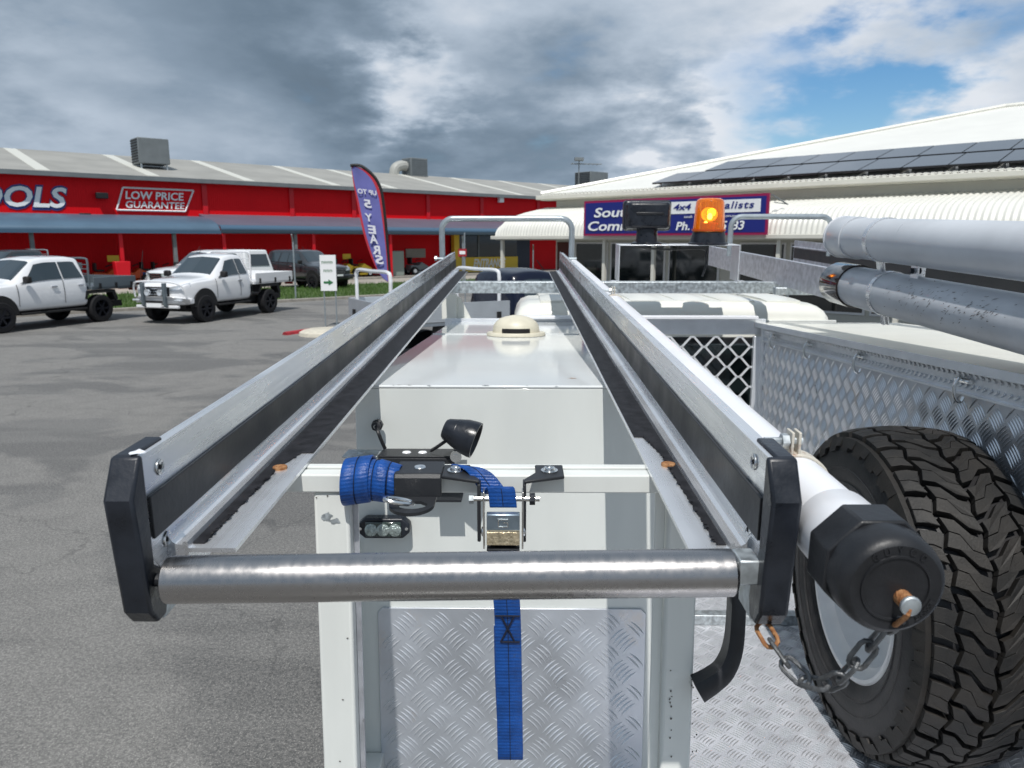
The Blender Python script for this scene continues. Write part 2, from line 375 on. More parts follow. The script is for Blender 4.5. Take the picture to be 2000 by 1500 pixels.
# far things
M['carwhite'] = mat('white_car_paint', (.80, .81, .83), .18, 0, coat=1)
M['carnavy'] = mat('navy_car_paint', (.006, .009, .024), .2, 0, spec=.4)
M['cargrey'] = mat('grey_car_paint', (.030, .033, .038), .2, 0, coat=1)
M['carglass'] = mat('car_glass', (.028, .042, .052), .05, 0, coat=1)
M['carblack'] = mat('car_black_plastic', (.012, .012, .013), .6)
M['cartyre'] = mat('car_tyre', (.010, .010, .012), .8)
M['carrim'] = mat('dark_alloy_rim', (.020, .022, .030), .35, .5)
M['chrome'] = mat('chrome', (.80, .81, .83), .12, 1.0)
M['headlamp'] = mat('headlamp_glass', (.70, .74, .78), .06, .4, coat=1)
M['trayalu'] = mat('tray_aluminium', (.52, .55, .58), .4, .6, var=.05, vscale=4, wave=(14, .35, 'Z', .01))
M['traygrey'] = mat('tray_grey_paint', (.14, .17, .19), .4, .3)
M['redlamp'] = mat('red_tail_lamp', (.25, .01, .01), .15, 0, coat=1)
M['redwall'] = mat('red_cladding', (.74, .001, .007), .55, 0, spec=.25, var=.05, vscale=.4, wave=(2.6, .25, 'X', .03))
M['redpost'] = mat('red_post', (.60, .006, .016), .4)
M['roofsheet'] = mat('weathered_roof_sheet', (.33, .325, .30), .6, .1, var=.10, vscale=.5, wave=(4, .3, 'X', .02))
M['skylight'] = mat('translucent_roof_sheet', (.60, .60, .55), .5)
M['awning'] = mat('slate_blue_awning', (.085, .145, .21), .38, .1, var=.08, vscale=.6, wave=(5, .2, 'X', .02))
M['awning2'] = mat('plum_grey_awning', (.13, .135, .185), .45, .1, var=.06, vscale=.6, wave=(5, .2, 'X', .02))
M['gutterblue'] = mat('blue_gutter', (.07, .13, .20), .25, .1)
M['navytrim'] = mat('navy_trim', (.018, .028, .055), .4)
M['yellow'] = mat('yellow_paint', (.80, .56, .05), .5)
M['orange'] = mat('orange_mower', (.50, .07, .012), .4)
M['mowerblue'] = mat('blue_mower', (.02, .09, .26), .4)
M['signwhite'] = mat('white_sign', (.86, .87, .88), .4)
M['signblue'] = mat('navy_sign', (.012, .020, .19), .35)
M['signred'] = mat('crimson_border', (.30, .010, .075), .35)
M['signgreen'] = mat('green_print', (.03, .16, .06), .5)
M['logoblue'] = mat('logo_blue', (.02, .05, .22), .4)
M['colorbond'] = mat('white_roof_sheet', (.76, .755, .71), .42, 0, var=.03, vscale=.8, wave=(3.6, .12, 'X', .02))
M['bullnose'] = mat('white_corrugated', (.74, .735, .68), .35, 0, var=.04, vscale=1.5)
M['whitewall'] = mat('off_white_wall', (.66, .65, .58), .6, 0, var=.03, vscale=2)
M['solar'] = mat('solar_glass', (.030, .034, .045), .12, .2, var=.15, vscale=3, coat=.6)
M['solarframe'] = mat('solar_frame', (.06, .06, .065), .4, .8)
M['acgrey'] = mat('grey_cooler', (.17, .19, .20), .5, .1, var=.08, vscale=2)
M['duct'] = mat('cream_duct', (.38, .385, .36), .5)
M['flag'] = mat('indigo_flag', (.14, .145, .40), .75, 0, var=.12, vscale=2.5)
M['flagred'] = mat('flag_red_border', (.50, .03, .05), .7)
M['flagwhite'] = mat('flag_lettering', (.72, .72, .78), .7)
M['grass'] = mat('grass_blades', (.045, .105, .018), .8, 0, c2=(.085, .15, .03), vscale=3)
M['earth'] = mat('grass_ground', (.045, .085, .02), .9, 0, c2=(.08, .12, .035), vscale=1.6, bump=.5, bscale=30)
M['kerb'] = mat('concrete_kerb', (.30, .28, .25), .8, 0, var=.15, vscale=4, bump=.3, bscale=60)
M['concrete'] = mat('concrete_drive', (.36, .33, .29), .8, 0, var=.12, vscale=.5, bump=.2, bscale=20)
M['kerbred'] = mat('red_kerb_paint', (.34, .02, .03), .6, 0, var=.2, vscale=8)
M['kerbcream'] = mat('cream_kerb_paint', (.58, .54, .45), .7, 0, var=.1, vscale=8)
M['brown'] = mat('maroon_board', (.10, .022, .016), .5)
M['greenpanel'] = mat('grey_green_panel', (.25, .29, .26), .6)
M['darkgloss'] = mat('black_glossy_sleeve', (.020, .012, .010), .12, 0, coat=.5)
M['alub'] = mat('bright_aluminium', (.80, .82, .85), .30, .5, var=.06, vscale=12)
M['traywhite'] = mat('white_tray', (.78, .79, .80), .35, 0, wave=(14, .2, 'Z', .01))
# ================================================================== GROUND
def asphalt():
    m = bpy.data.materials.new('asphalt'); m.use_nodes = True; t = m.node_tree; nd = t.nodes; lk = t.links; b = nd['Principled BSDF']
    tcn = nd.new('ShaderNodeTexCoord'); src = tcn.outputs['Object']
    def noise(sc_, det=5, rough=.5, mp=None, dist=0):
        s = src
        if mp:
            q = nd.new('ShaderNodeMapping'); q.inputs['Scale'].default_value = mp[0]; q.inputs['Rotation'].default_value = mp[1]; lk.new(src, q.inputs[0]); s = q.outputs[0]
        n = nd.new('ShaderNodeTexNoise'); n.inputs['Scale'].default_value = sc_; n.inputs['Detail'].default_value = det; n.inputs['Roughness'].default_value = rough; n.inputs['Distortion'].default_value = dist; lk.new(s, n.inputs['Vector']); return n.outputs['Fac']
    def rng(v, a, b_, c=0, d=1):
        r = nd.new('ShaderNodeMapRange'); r.interpolation_type = 'SMOOTHSTEP'; lk.new(v, r.inputs[0]); r.inputs[1].default_value = a; r.inputs[2].default_value = b_; r.inputs[3].default_value = c; r.inputs[4].default_value = d; return r.outputs[0]
    def mix(f, A_, B_):
        x = nd.new('ShaderNodeMix'); x.data_type = 'RGBA'
        if isinstance(f, float): x.inputs[0].default_value = f
        else: lk.new(f, x.inputs[0])
        for i, q in ((6, A_), (7, B_)):
            if isinstance(q, tuple): x.inputs[i].default_value = (*q, 1)
            else: lk.new(q, x.inputs[i])
        return x.outputs[2]
    patch = rng(noise(.32, 5, .55, ((1, 1.5, 1), (0, 0, .5)), .5), .455, .515)
    streak = rng(noise(.55, 4, .5, ((.35, 2.6, 1), (0, 0, -.12)), .3), .47, .60)
    fine = noise(46, 5, .75); grit = noise(105, 3, .8)
    c = mix(patch, (.120, .120, .119), (.310, .304, .292))
    c = mix(streak, c, mix(.5, c, (.32, .315, .30)))
    c = mix(rng(noise(3.2, 6, .7), .38, .64), c, mix(.35, c, (.12, .12, .12)))
    c = mix(rng(fine, .40, .62), mix(.5, c, (.065, .065, .064)), mix(.35, c, (.40, .385, .36)))
    c = mix(rng(grit, .52, .68), mix(.35, c, (.06, .06, .06)), mix(.62, c, (.56, .54, .50)))
    vo = nd.new('ShaderNodeTexVoronoi'); vo.feature = 'DISTANCE_TO_EDGE'; vo.inputs['Scale'].default_value = .23
    wn = nd.new('ShaderNodeTexNoise'); wn.inputs['Scale'].default_value = 1.6; wn.inputs['Detail'].default_value = 6; lk.new(src, wn.inputs['Vector'])
    wm_ = nd.new('ShaderNodeVectorMath'); wm_.operation = 'MULTIPLY_ADD'; lk.new(wn.outputs['Color'], wm_.inputs[0]); wm_.inputs[1].default_value = (1.5, 1.5, 0); lk.new(src, wm_.inputs[2]); lk.new(wm_.outputs[0], vo.inputs['Vector'])
    c = mix(rng(vo.outputs['Distance'], .0, .005, .38, 0), c, (.045, .045, .046))
    oil = rng(noise(1.1, 4, .6, None, .8), .66, .74)
    c = mix(oil, c, mix(.45, c, (.06, .06, .06)))
    lk.new(c, b.inputs['Base Color'])
    lk.new(rng(patch, 0, 1, .62, .85), b.inputs['Roughness']); b.inputs['Specular IOR Level'].default_value = .35
    a = nd.new('ShaderNodeMath'); a.operation = 'ADD'; lk.new(fine, a.inputs[0]); lk.new(grit, a.inputs[1])
    bp = nd.new('ShaderNodeBump'); bp.inputs['Strength'].default_value = .55; bp.inputs['Distance'].default_value = .01; lk.new(a.outputs[0], bp.inputs['Height']); lk.new(bp.outputs[0], b.inputs['Normal'])
    return m
M['asphalt'] = asphalt()
struct('ground', MB().add([(-900, -300, 0), (900, -300, 0), (900, 1500, 0), (-900, 1500, 0)], [(0, 1, 2, 3)]), M['asphalt'], smooth=0)

# frame of the red building: a along the wall (to the right and away), s behind it
RB = Frame((-25.4, 37.6, 0), (27.9, 24.1, 0), (-24.1, 27.9, 0))
# grass strip and roadside kerb, parallel to it
def rbp(px, py): q = RB.on(px, py, h=0); return q
g_near = rbp(240, 607).y; g_far = rbp(240, 577).y
struct('verge', MB().box(-30, 60, g_near, g_far, -.1, .07), M['earth'], RB, smooth=0)
struct('kerb', MB().box(-30, 60, g_near-.22, g_near-.003, -.1, .11), M['kerb'], RB, smooth=0, bevel=.02)
struct('driveway', MB().add([(-30, g_far+.003, .012), (60, g_far+.003, .012), (60, -3.5, .012), (-30, -3.5, .012)], [(0, 1, 2, 3)]), M['concrete'], RB, smooth=0)
struct('footpath', MB().box(-30, 60, -3.3, .3, -.1, .10), M['kerb'], RB, smooth=0)
gb = MB(); rg = random.Random(3)
for i in range(26000):
    a = rg.uniform(-12, 34); s = rg.uniform(g_near, g_far); hh = rg.uniform(.05, .17); q = rg.uniform(0, PI); w = .02
    dx, dy = math.cos(q)*w, math.sin(q)*w; lx, ly = rg.uniform(-.04, .04), rg.uniform(-.04, .04)
    n = len(gb.v); gb.v += [Vector((a-dx, s-dy, .05)), Vector((a+dx, s+dy, .05)), Vector((a+lx, s+ly, .07+hh))]; gb.f.append((n, n+1, n+2))
g = build('grass', gb, M['grass'], None, smooth=0); g.matrix_world = RB.mat(); g['kind'] = 'stuff'

# ================================================================== RED WAREHOUSE
EH = 5.65
rb = thing('warehouse', 'long red clad warehouse with grey sheet roof and slate blue awning', 'warehouse', RB)
LW = 60
build('wall', MB().box(-14, LW, 0, .25, 0, EH), M['redwall'], rb, smooth=0)
ridge_s, ridge_h = 9.0, 7.55
def roof_pt(a, s, off=0): return (a, s, EH+.12 + (ridge_h-EH)*(s+.4)/(ridge_s+.4) + off)
rf = MB(); rf.add([roof_pt(-14, -.4), roof_pt(LW, -.4), roof_pt(LW, ridge_s), roof_pt(-14, ridge_s)] + [roof_pt(-14, -.4, -.1), roof_pt(LW, -.4, -.1), roof_pt(LW, ridge_s, -.1), roof_pt(-14, ridge_s, -.1)],
     [(0, 1, 2, 3), (7, 6, 5, 4), (0, 4, 5, 1), (2, 6, 7, 3), (1, 5, 6, 2), (3, 7, 4, 0)])
rf.add([(-14, ridge_s, ridge_h+.11), (LW, ridge_s, ridge_h+.11), (LW, ridge_s+10, EH-.5), (-14, ridge_s+10, EH-.5)], [(0, 1, 2, 3)])
roof = build('roof', rf, M['roofsheet'], rb, smooth=0)
build('gutter', MB().box(-14, LW, -.58, -.402, EH-.12, EH+.10), M['acgrey'], rb, smooth=0)
for px, py in ((40, 300), (245, 312), (425, 322), (590, 332), (700, 338), (840, 346), (945, 352), (1040, 358), (1120, 363), (1180, 368)):
    # each translucent sheet runs up the slope
    q = RB.on(px, py, s=ridge_s*.45); a = q.x + .2; w = .62
    s = MB(); s.add([roof_pt(a-w/2, -.3, .03), roof_pt(a+w/2, -.3, .03), roof_pt(a+w/2, ridge_s-.3, .03), roof_pt(a-w/2, ridge_s-.3, .03),
                     roof_pt(a-w/2, -.3, .0), roof_pt(a+w/2, -.3, .0), roof_pt(a+w/2, ridge_s-.3, .0), roof_pt(a-w/2, ridge_s-.3, .0)],
                    [(0, 1, 2, 3), (0, 4, 5, 1), (1, 5, 6, 2), (2, 6, 7, 3), (3, 7, 4, 0)])
    build('skylight', s, M['skylight'], roof, smooth=0)
# pilasters (slightly proud ribs of the wall)
for px in (400, 569, 690, 835, 940, 1050):
    a = RB.on(px, 400, s=0).x
    build('pilaster', MB().box(a-.14, a+.14, -.10, -.003, 3.8, EH-.14), M['redpost'], rb, smooth=0)
# awnings
a1 = RB.on(430, 440, s=-3.2).x
def bull(u, v, a0, a1_, htop, hbot, dep, hip=0):
    q = v*PI/2
    s = -dep*math.sin(q)**1.3; h = hbot + (htop-hbot)*math.cos(q)
    aa = a0 + (a1_-a0)*u
    return Vector((aa, s, h))
aw = MB().sheet(lambda u, v: bull(u, v, -14, a1 - .0, 3.72, 2.86, 3.2), 6, 8, (0, .03, -.05))
build('awning', aw, M['awning'], rb, smooth=60)
build('awning_fascia', MB().box(-14, a1, -3.28, -3.2, 2.72, 2.88), M['gutterblue'], rb, smooth=0)
aw2 = MB(); aw2.add([(a1+.003, -.0, 3.85), (LW, -.0, 3.85), (LW, -3.1, 3.18), (a1+.003, -3.1, 3.18)] + [(a1+.003, -.0, 3.78), (LW, -.0, 3.78), (LW, -3.1, 3.11), (a1+.003, -3.1, 3.11)],
     [(0, 1, 2, 3), (7, 6, 5, 4), (0, 4, 5, 1), (1, 5, 6, 2), (2, 6, 7, 3), (3, 7, 4, 0)])
build('awning', aw2, M['awning2'], rb, smooth=0, label='flat plum grey stretch of awning')
build('awning_fascia', MB().sheet(lambda u, v: Vector((a1+.003+(LW-a1)*u, -3.1-.22*math.sin(v*PI), 3.2-.46*v)), 2, 8, (0, .04, 0)), M['gutterblue'], rb, smooth=60)
# awning posts
for px, red in ((63, 0), (236, 1), (341, 0), (437, 1), (577, 0), (612, 1), (762, 1), (905, 0)):
    a = RB.on(px, 480, s=-2.9).x
    build('awning_post', MB().box(a-.09, a+.09, -3.0, -2.82, .10, 3.0), M['redpost'] if red else M['acgrey'], rb, smooth=0)
# lettering on the wall
def wp(px, py, s=-.06): return RB.on(px, py, s=s)
zt = wp(60, 363).z; zb = wp(60, 403).z; xr = wp(131, 380).x
SZ = zt-zb
text('lettering', 'TOOLS', M['logoblue'], rb, (xr-5*SZ*.98-.06, -.02, zb-.08), (1, 0, 0), (0, 0, 1), SZ+.13, width=5*SZ*.98+.12, shear=.22, bold=.06, extrude=.02)
text('lettering', 'TOOLS', M['signwhite'], rb, (xr-5*SZ*.98, -.06, zb), (1, 0, 0), (0, 0, 1), SZ, width=5*SZ*.98, shear=.22, bold=.025, extrude=.03)
c0, c1, c2, c3 = wp(228, 410), wp(362, 413), wp(378, 372), wp(240, 366)
fr = MB()
for p_, q_ in ((c0, c1), (c1, c2), (c2, c3), (c3, c0)): fr.tube([p_, q_], .045, 4)
build('slogan_frame', fr, M['signwhite'], rb, smooth=0)
text('lettering', 'LOW PRICE', M['signwhite'], rb, wp(245, 388), (1, 0, 0), (0, 0, 1), .42, width=(wp(359, 390)-wp(245, 390)).length, shear=.12, bold=.018, extrude=.03)
text('lettering', 'GUARANTEE', M['signwhite'], rb, wp(246, 405.5), (1, 0, 0), (0, 0, 1), .37, width=(wp(361, 405)-wp(246, 405)).length, shear=.12, bold=.012, extrude=.03)
q = wp(197, 382); build('wall_lamp', MB().box(q.x-.28, q.x+.28, -.42, -.1, q.z-.16, q.z+.14), M['carblack'], rb, bevel=.03)
for px in (40, 166):
    q = RB.on(px, 421, s=-.4); build('awning_lamp', MB().box(q.x-.25, q.x+.25, -.6, -.25, q.z-.14, q.z+.12), M['carblack'], rb, bevel=.03)
q = wp(975, 389); build('wall_lamp', MB().box(q.x-.2, q.x+.2, -.4, -.1, q.z-.25, q.z+.2), M['signwhite'], rb, bevel=.03)
# entrance
e0, e1 = RB.on(893, 500, s=-.3).x, RB.on(1008, 500, s=-.3).x
build('entrance_wall', MB().box(e0-.4, e1+1.4, -.34, -.02, 0, 3.7), M['navytrim'], rb, smooth=0)
build('entrance_glass', MB().box(e0, e1, -.40, -.343, 1.2, 3.2), M['glassdark'], rb, smooth=0)
zt = RB.on(950, 502, s=-.5).z
ep = build('entrance_panel', MB().box(e0, e1, -.5, -.403, .1, zt), M['yellow'], rb, smooth=0)
build('entrance_pillar', MB().box(e0-.55, e0-.1, -.7, -.35, .1, 3.5), M['yellow'], rb, smooth=0)
for px in (935,):
    a = RB.on(px, 490, s=-.45).x
    build('door_frame', MB().box(a-.06, a+.06, -.46, -.404, .1, 3.3), M['acgrey'], rb, smooth=0)
ea = RB.on(925, 522, s=-.52); eb = RB.on(985, 522, s=-.52)
text('lettering', 'ENTRANCE', M['signwhite'], ep, (ea.x, -.515, ea.z), (1, 0, 0), (0, 0, 1), .62, width=(eb.x-ea.x)*1.05, shear=.25, bold=.03, extrude=.02)
# poster board and ice box under the awning
q = RB.on(793, 486, s=-.1); q2 = RB.on(831, 503, s=-.1)
build('notice_board', MB().box(q.x, q2.x, -.12, -.003, q2.z, q.z), M['concrete'], rb, smooth=0)

# evaporative coolers on the roof: box, louvres, legs, duct
def cooler(px0, px1, py0, py1, s, label, duct=0):
    c0 = RB.on(px0, py1, s=s); c1 = RB.on(px1, py0, s=s)
    w = c1.x-c0.x; z0 = c0.z; z1 = z0 + (c1.z-c0.z)
    base = EH+.12+(ridge_h-EH)*(s+.4)/(ridge_s+.4) if s < ridge_s else ridge_h-.4
    t = thing('roof_cooler', label, 'air cooler', RB, (c0.x+w/2, s, base), 'coolers on the warehouse roof')
    d = w*.85
    build('cabinet', MB().box(c0.x, c0.x+w, s, s+d, z0, z1), M['acgrey'], t, bevel=.04)
    n = 9
    lo = MB()
    for i in range(n):
        zz_ = z0+.12+(z1-z0-.24)*i/(n-1); lo.box(c0.x-.035, c0.x-.004, s+.1, s+d-.1, zz_-.035, zz_+.03)
        if duct: lo.box(c0.x+.1, c0.x+w-.1, s-.03, s-.004, zz_-.03, zz_+.02)
    build('louvres', lo, M['carblack'] if not duct else M['acgrey'], t, smooth=0)
    for i, j in ((0, 0), (1, 0), (0, 1), (1, 1)):
        build('leg', MB().box(c0.x+.1+i*(w-.3), c0.x+.18+i*(w-.3), s+.1+j*(d-.3), s+.18+j*(d-.3), base-.45, z0-.003), M['galv'], t, smooth=0)
    if duct:
        r = (z1-z0)*.27; zc = (z0+z1)/2+.1
        pts = crom([(c0.x-.02, s+d/2, zc), (c0.x-.5, s+d/2, zc+.02), (c0.x-1.05, s+d/2, zc-.25), (c0.x-1.2, s+d/2, base-.2)], 5)
        build('duct', MB().tube(pts, r, 12), M['duct'], t)
    return t
cooler(272, 329, 272, 318, 2.6, 'big dark grey roof cooler nearest the slogan on the red warehouse')
cooler(803, 835, 310, 345, 8.2, 'ribbed grey roof cooler fed by a curved cream duct', 1)
cooler(1153, 1188, 337, 366, 9.4, 'farthest cooler, peeping over the ridge beside the white roof')
# television aerial
q0 = WF.on(1130, 372, s=30); an = thing('tv_aerial', 'thin television aerial on a mast above the roofs', 'aerial', WF, (q0.x, 30, q0.z-1.2))
zt = WF.on(1130, 311, s=30).z
build('mast', MB().cyl((q0.x, 30, q0.z-1.2), (q0.x, 30, zt), .022, n=6), M['acgrey'], an)
ar = MB(); ar.cyl((q0.x-.30, 30.2, zt-.15), (q0.x+.85, 29.8, zt-.2), .018, n=5)
for i in range(7):
    x = q0.x-.25+i*.16; ar.cyl((x, 29.75, zt-.16-i*.006), (x, 30.3, zt-.16-i*.006), .012, n=4)
ar.obox((q0.x, 30, zt), (1, .3, 0), (0, 1, 0), (0, 0, 1), .36, .4, .10)
build('elements', ar, M['acgrey'], an, smooth=0)

# ================================================================== WHITE BUILDING
WB = Frame((2.48, 25.8, 0), (.723, -.69, 0), (.69, .723, 0))
wb = thing('showroom', 'white dealership building with bullnose verandah and low hipped sheet roof', 'building', WB)
k0 = WB.on(968, 472, s=0).x; KR = 34.0
VG = WB.on(1634, 459, s=0).z                   # verandah gutter height
SW = 2.3                                       # wall set back
UE = 3.90
build('wall', MB().box(k0+1.0, KR, SW, SW+.2, 0, UE-.02), M['whitewall'], wb, smooth=0)
build('wall', MB().box(k0+1.0, k0+1.2, SW+.203, SW+22, 0, UE-.02), M['whitewall'], wb, smooth=0)
# corrugated bullnose roof
pitch = .145; nrib = int((KR-k0)/pitch); npr = 6
prof = [(0.0, 0), (.02, .16), (.08, .31), (.18, .45), (.32, .57), (.50, .66), (.75, .73), (1.2, .83), (SW, 1.02)]
prof = [(p_[0], p_[1]*((3.58-VG)/1.02)) for p_ in prof]
pn = []
for i, p_ in enumerate(prof):
    a_, b_ = prof[max(i-1, 0)], prof[min(i+1, len(prof)-1)]; d = Vector((b_[0]-a_[0], b_[1]-a_[1])).normalized(); pn.append((-d.y, d.x))
bm_ = MB(); nv = len(prof)
for i in range(nrib*npr+1):
    x = k0 + i*pitch/npr; c = .018*math.cos(2*PI*i/npr)
    f_ = 1.0; e_ = max(0, 1-(x-k0)/.55)        # rounded left end
    for j in range(nv):
        drop = e_*e_*.35
        bm_.v.append(Vector((x, prof[j][0]+pn[j][0]*c, VG+.02+(prof[j][1])*(1-drop)+pn[j][1]*c)))
for i in range(nrib*npr):
    for j in range(nv-1):
        bm_.f.append((i*nv+j, (i+1)*nv+j, (i+1)*nv+j+1, i*nv+j+1))
build('verandah_roof', bm_, M['bullnose'], wb, smooth=70)
ev = MB(); pl_ = [(SW, VG+.0)] + [(p_[0], VG+.02+p_[1]*.65) for p_ in prof]
ev.prism([(q[0], q[1]) for q in pl_], 'a', k0-.03, k0-.004); build('verandah_end', ev, M['bullnose'], wb, smooth=0)
build('verandah_gutter', MB().box(k0-.12, KR, -.16, -.03, VG-.10, VG+.03), M['whitewall'], wb, bevel=.02)
build('soffit', MB().box(k0, KR, -.02, SW-.003, VG-.12, VG-.08), M['whitewall'], wb, smooth=0)
# posts along the verandah
for px in (981, 1180, 1276, 1520, 1760, 1990):
    a = WB.on(px, 500, s=.06).x
    build('verandah_post', MB().box(a-.055, a+.055, .02, .13, 0, VG-.123), M['whitewall'], wb, smooth=0)
# glazing with frames
x = k0+2.0; gi = 0
while x < KR-2:
    w = (1.5, 2.3, 1.9)[gi % 3]; gi += 1
    w_ = build('window', MB().box(x, x+w, SW-.06, SW-.003, .25, 2.30), M['signwhite'], wb, smooth=0)
    build('pane', MB().box(x+.06, x+w-.06, SW-.075, SW-.063, .32, 2.24), M['glassdark'], w_, smooth=0)
    x += w + (.14 if gi % 3 else .7)
a = k0+1.0; build('door_board', MB().box(a+.1, a+.75, SW-.05, SW-.003, .05, 2.3), M['brown'], wb, smooth=0)
# upper roof
k1 = WB.on(1056, 396, s=SW-.45).x; SE = SW-.45
pst = 14.7; RS = 12.4; RH = UE+.16 + RS*math.tan(math.radians(pst))
C0 = Vector((k1, SE, UE+.16)); C1 = Vector((KR, SE, UE+.16)); R0 = Vector((k1+RS, SE+RS, RH)); R1 = Vector((KR, SE+RS, RH)); B0 = Vector((k1, SE+2*RS, UE+.16))
ur = MB(); ur.add([C0, C1, R1, R0], [(0, 1, 2, 3)]); ur.add([C0, R0, B0], [(0, 1, 2)])
ur.add([B0, R0, R1, Vector((KR, SE+2*RS, UE+.16))], [(0, 1, 2, 3)])
wr = build('roof', ur, M['colorbond'], wb, smooth=0)
build('ridge_cap', MB().tube([C0+Vector((0, 0, .04)), R0+Vector((0, 0, .04))], .09, 6).tube([R0+Vector((0, 0, .04)), R1+Vector((0, 0, .04))], .09, 6), M['bullnose'], wr)
es = MB(); i = 0; x = k1+.1
while x < KR: es.box(x, x+.085, SE-.035, SE+.10, UE+.135, UE+.20); x += .17
o_ = build('sheet_ends', es, M['bullnose'], wr, smooth=0); o_['kind'] = 'stuff'
build('gutter', MB().box(k1-.12, KR, SE-.16, SE-.003, UE-.02, UE+.13), M['whitewall'], wb, bevel=.02)
build('gutter', MB().box(k1-.14, k1-.003, SE, SE+2*RS, UE-.02, UE+.13), M['whitewall'], wb, bevel=.02)
build('eave_soffit', MB().box(k1, KR, SE, SW-.003, UE-.05, UE), M['whitewall'], wb, smooth=0)
build('stay', MB().cyl(WB.on(1508, 380, s=.05), WB.on(1538, 399, s=.6), .02, n=6).cyl(WB.on(1512, 395, s=.3), WB.on(1540, 399, s=.6), .012, n=5), M['acgrey'], wb)

# solar panels in the plane of the front roof slope
sd = Vector((0, math.cos(math.radians(pst)), math.sin(math.radians(pst))))
RP = Frame(WB.mat() @ C0, WB.A, (WB.S*sd.y + WB.Hh*sd.z))
def prow(pbl, ptl, pbr, group, lab, rng_, dx):
    b_ = RP.on(*pbl, h=.14); t_ = RP.on(*ptl, h=.14); r_ = RP.on(*pbr, h=.14)
    s0, s1 = rng_
    xx = b_.x+dx; i = 0; w = 1.12
    while xx < r_.x+1.5:
        shear = 0
        t = thing('solar_panel', lab[0] if i == 0 else lab[1] % i, 'solar panel', RP, (xx, s0, .10), group)
        if i: t['label'] = lab[1] % ORD[i]
        build('frame', MB().box(xx+.012, xx+w-.012, s0, s1, .13, .175), M['solarframe'], t, smooth=0)
        build('cells', MB().box(xx+.018, xx+w-.018, s0+.02, s1-.02, .178, .184), M['solar'], t, smooth=0)
        build('mount', MB().box(xx+.1, xx+.16, s0+.3, s0+.36, -.02, .097), M['alu'], t, smooth=0); build('mount', MB().box(xx+w-.16, xx+w-.1, s1-.36, s1-.3, -.02, .097), M['alu'], t, smooth=0)
        xx += w; i += 1
ORD = ['', 'second', 'third', 'fourth', 'fifth', 'sixth', 'seventh', 'eighth', 'ninth', 'tenth', 'eleventh', 'twelfth', 'thirteenth', 'fourteenth', 'fifteenth', 'sixteenth', 'seventeenth', 'eighteenth', 'nineteenth', 'twentieth', 'twenty-first', 'twenty-second', 'twenty-third', 'twenty-fourth', 'twenty-fifth', 'twenty-sixth', 'twenty-seventh', 'twenty-eighth', 'twenty-ninth', 'thirtieth']
prow((1275, 375), (1345, 347), (2000, 330), 'solar panels of the lower row', ('solar panel at the left end of the lower row, above the sign', '%s solar panel from the left end of the lower row'), (.12, 1.74), -.95)
prow((1380, 340), (1425, 319), (2000, 295), 'solar panels of the upper row', ('solar panel at the left end of the upper row', '%s solar panel from the left end of the upper row'), (1.92, 3.54), -.35)

# navy sign standing on the verandah edge
sg = thing('shop_sign', 'long navy and crimson shop sign with white lettering along the verandah edge', 'sign', WB, (WB.on(1142, 462, s=-.3).x, -.3, VG))
s0 = WB.on(1142, 462, s=-.3); s1 = WB.on(1500, 457, s=-.3); zt = WB.on(1500, 375, s=-.3).z; zb = (s0.z+s1.z)/2; zt = (zt+WB.on(1142, 395, s=-.3).z)/2
build('board', MB().box(s0.x, s1.x, -.36, -.30, zb, zt), M['signred'], sg, smooth=0)
def sp(px, py): q = WB.on(px, py, s=-.385); return q
mgn = .07
build('face', MB().box(s0.x+mgn, s1.x-mgn, -.368, -.362, zb+mgn, zt-mgn), M['signblue'], sg, smooth=0)
p0 = sp(1300, 419); p1 = sp(1486, 390); p2 = sp(1486, 415)
build('panel', MB().box(p0.x, p1.x, -.380, -.372, zb+(zt-zb)*.56, zt-.14), M['signwhite'], sg, smooth=0)
HS = zt-zb
def sx(px): return WB.on(px, 420, s=-.385).x
text('lettering', 'South', M['signwhite'], sg, (sx(1160), -.385, zb+HS*.53), (1, 0, 0), (0, 0, 1), HS*.27, width=sx(1238)-sx(1160), shear=.18, bold=.02, extrude=.008)
text('lettering', 'Comm', M['signwhite'], sg, (sx(1149), -.385, zb+HS*.15), (1, 0, 0), (0, 0, 1), HS*.27, width=sx(1236)-sx(1149), shear=.18, bold=.02, extrude=.008)
text('lettering', '4x4', M['signblue'], sg, (sx(1315), -.388, zb+HS*.66), (1, 0, 0), (0, 0, 1), HS*.16, width=sx(1349)-sx(1315), shear=.18, bold=.02, extrude=.008)
text('lettering', 'Specialists', M['signblue'], sg, (sx(1357), -.388, zb+HS*.66), (1, 0, 0), (0, 0, 1), HS*.18, width=sx(1472)-sx(1357), shear=.18, bold=.012, spacing=1.1, extrude=.008)
text('lettering', 'south', M['signwhite'], sg, (sx(1336), -.385, zb+HS*.45), (1, 0, 0), (0, 0, 1), HS*.07, width=sx(1352)-sx(1336), shear=.18, extrude=.008)
text('lettering', 's.com.au', M['signwhite'], sg, (sx(1410), -.385, zb+HS*.45), (1, 0, 0), (0, 0, 1), HS*.07, width=sx(1436)-sx(1410), shear=.18, extrude=.008)
text('lettering', 'Ph.', M['signwhite'], sg, (sx(1321), -.385, zb+HS*.14), (1, 0, 0), (0, 0, 1), HS*.22, width=sx(1348)-sx(1321), shear=.18, bold=.02, extrude=.008)
text('lettering', '5', M['signwhite'], sg, (sx(1408), -.385, zb+HS*.14), (1, 0, 0), (0, 0, 1), HS*.22, width=sx(1421)-sx(1408), shear=.18, bold=.02, extrude=.008)
text('lettering', '83', M['signwhite'], sg, (sx(1430), -.385, zb+HS*.14), (1, 0, 0), (0, 0, 1), HS*.22, width=sx(1455)-sx(1430), shear=.18, bold=.02, extrude=.008)
st = MB()
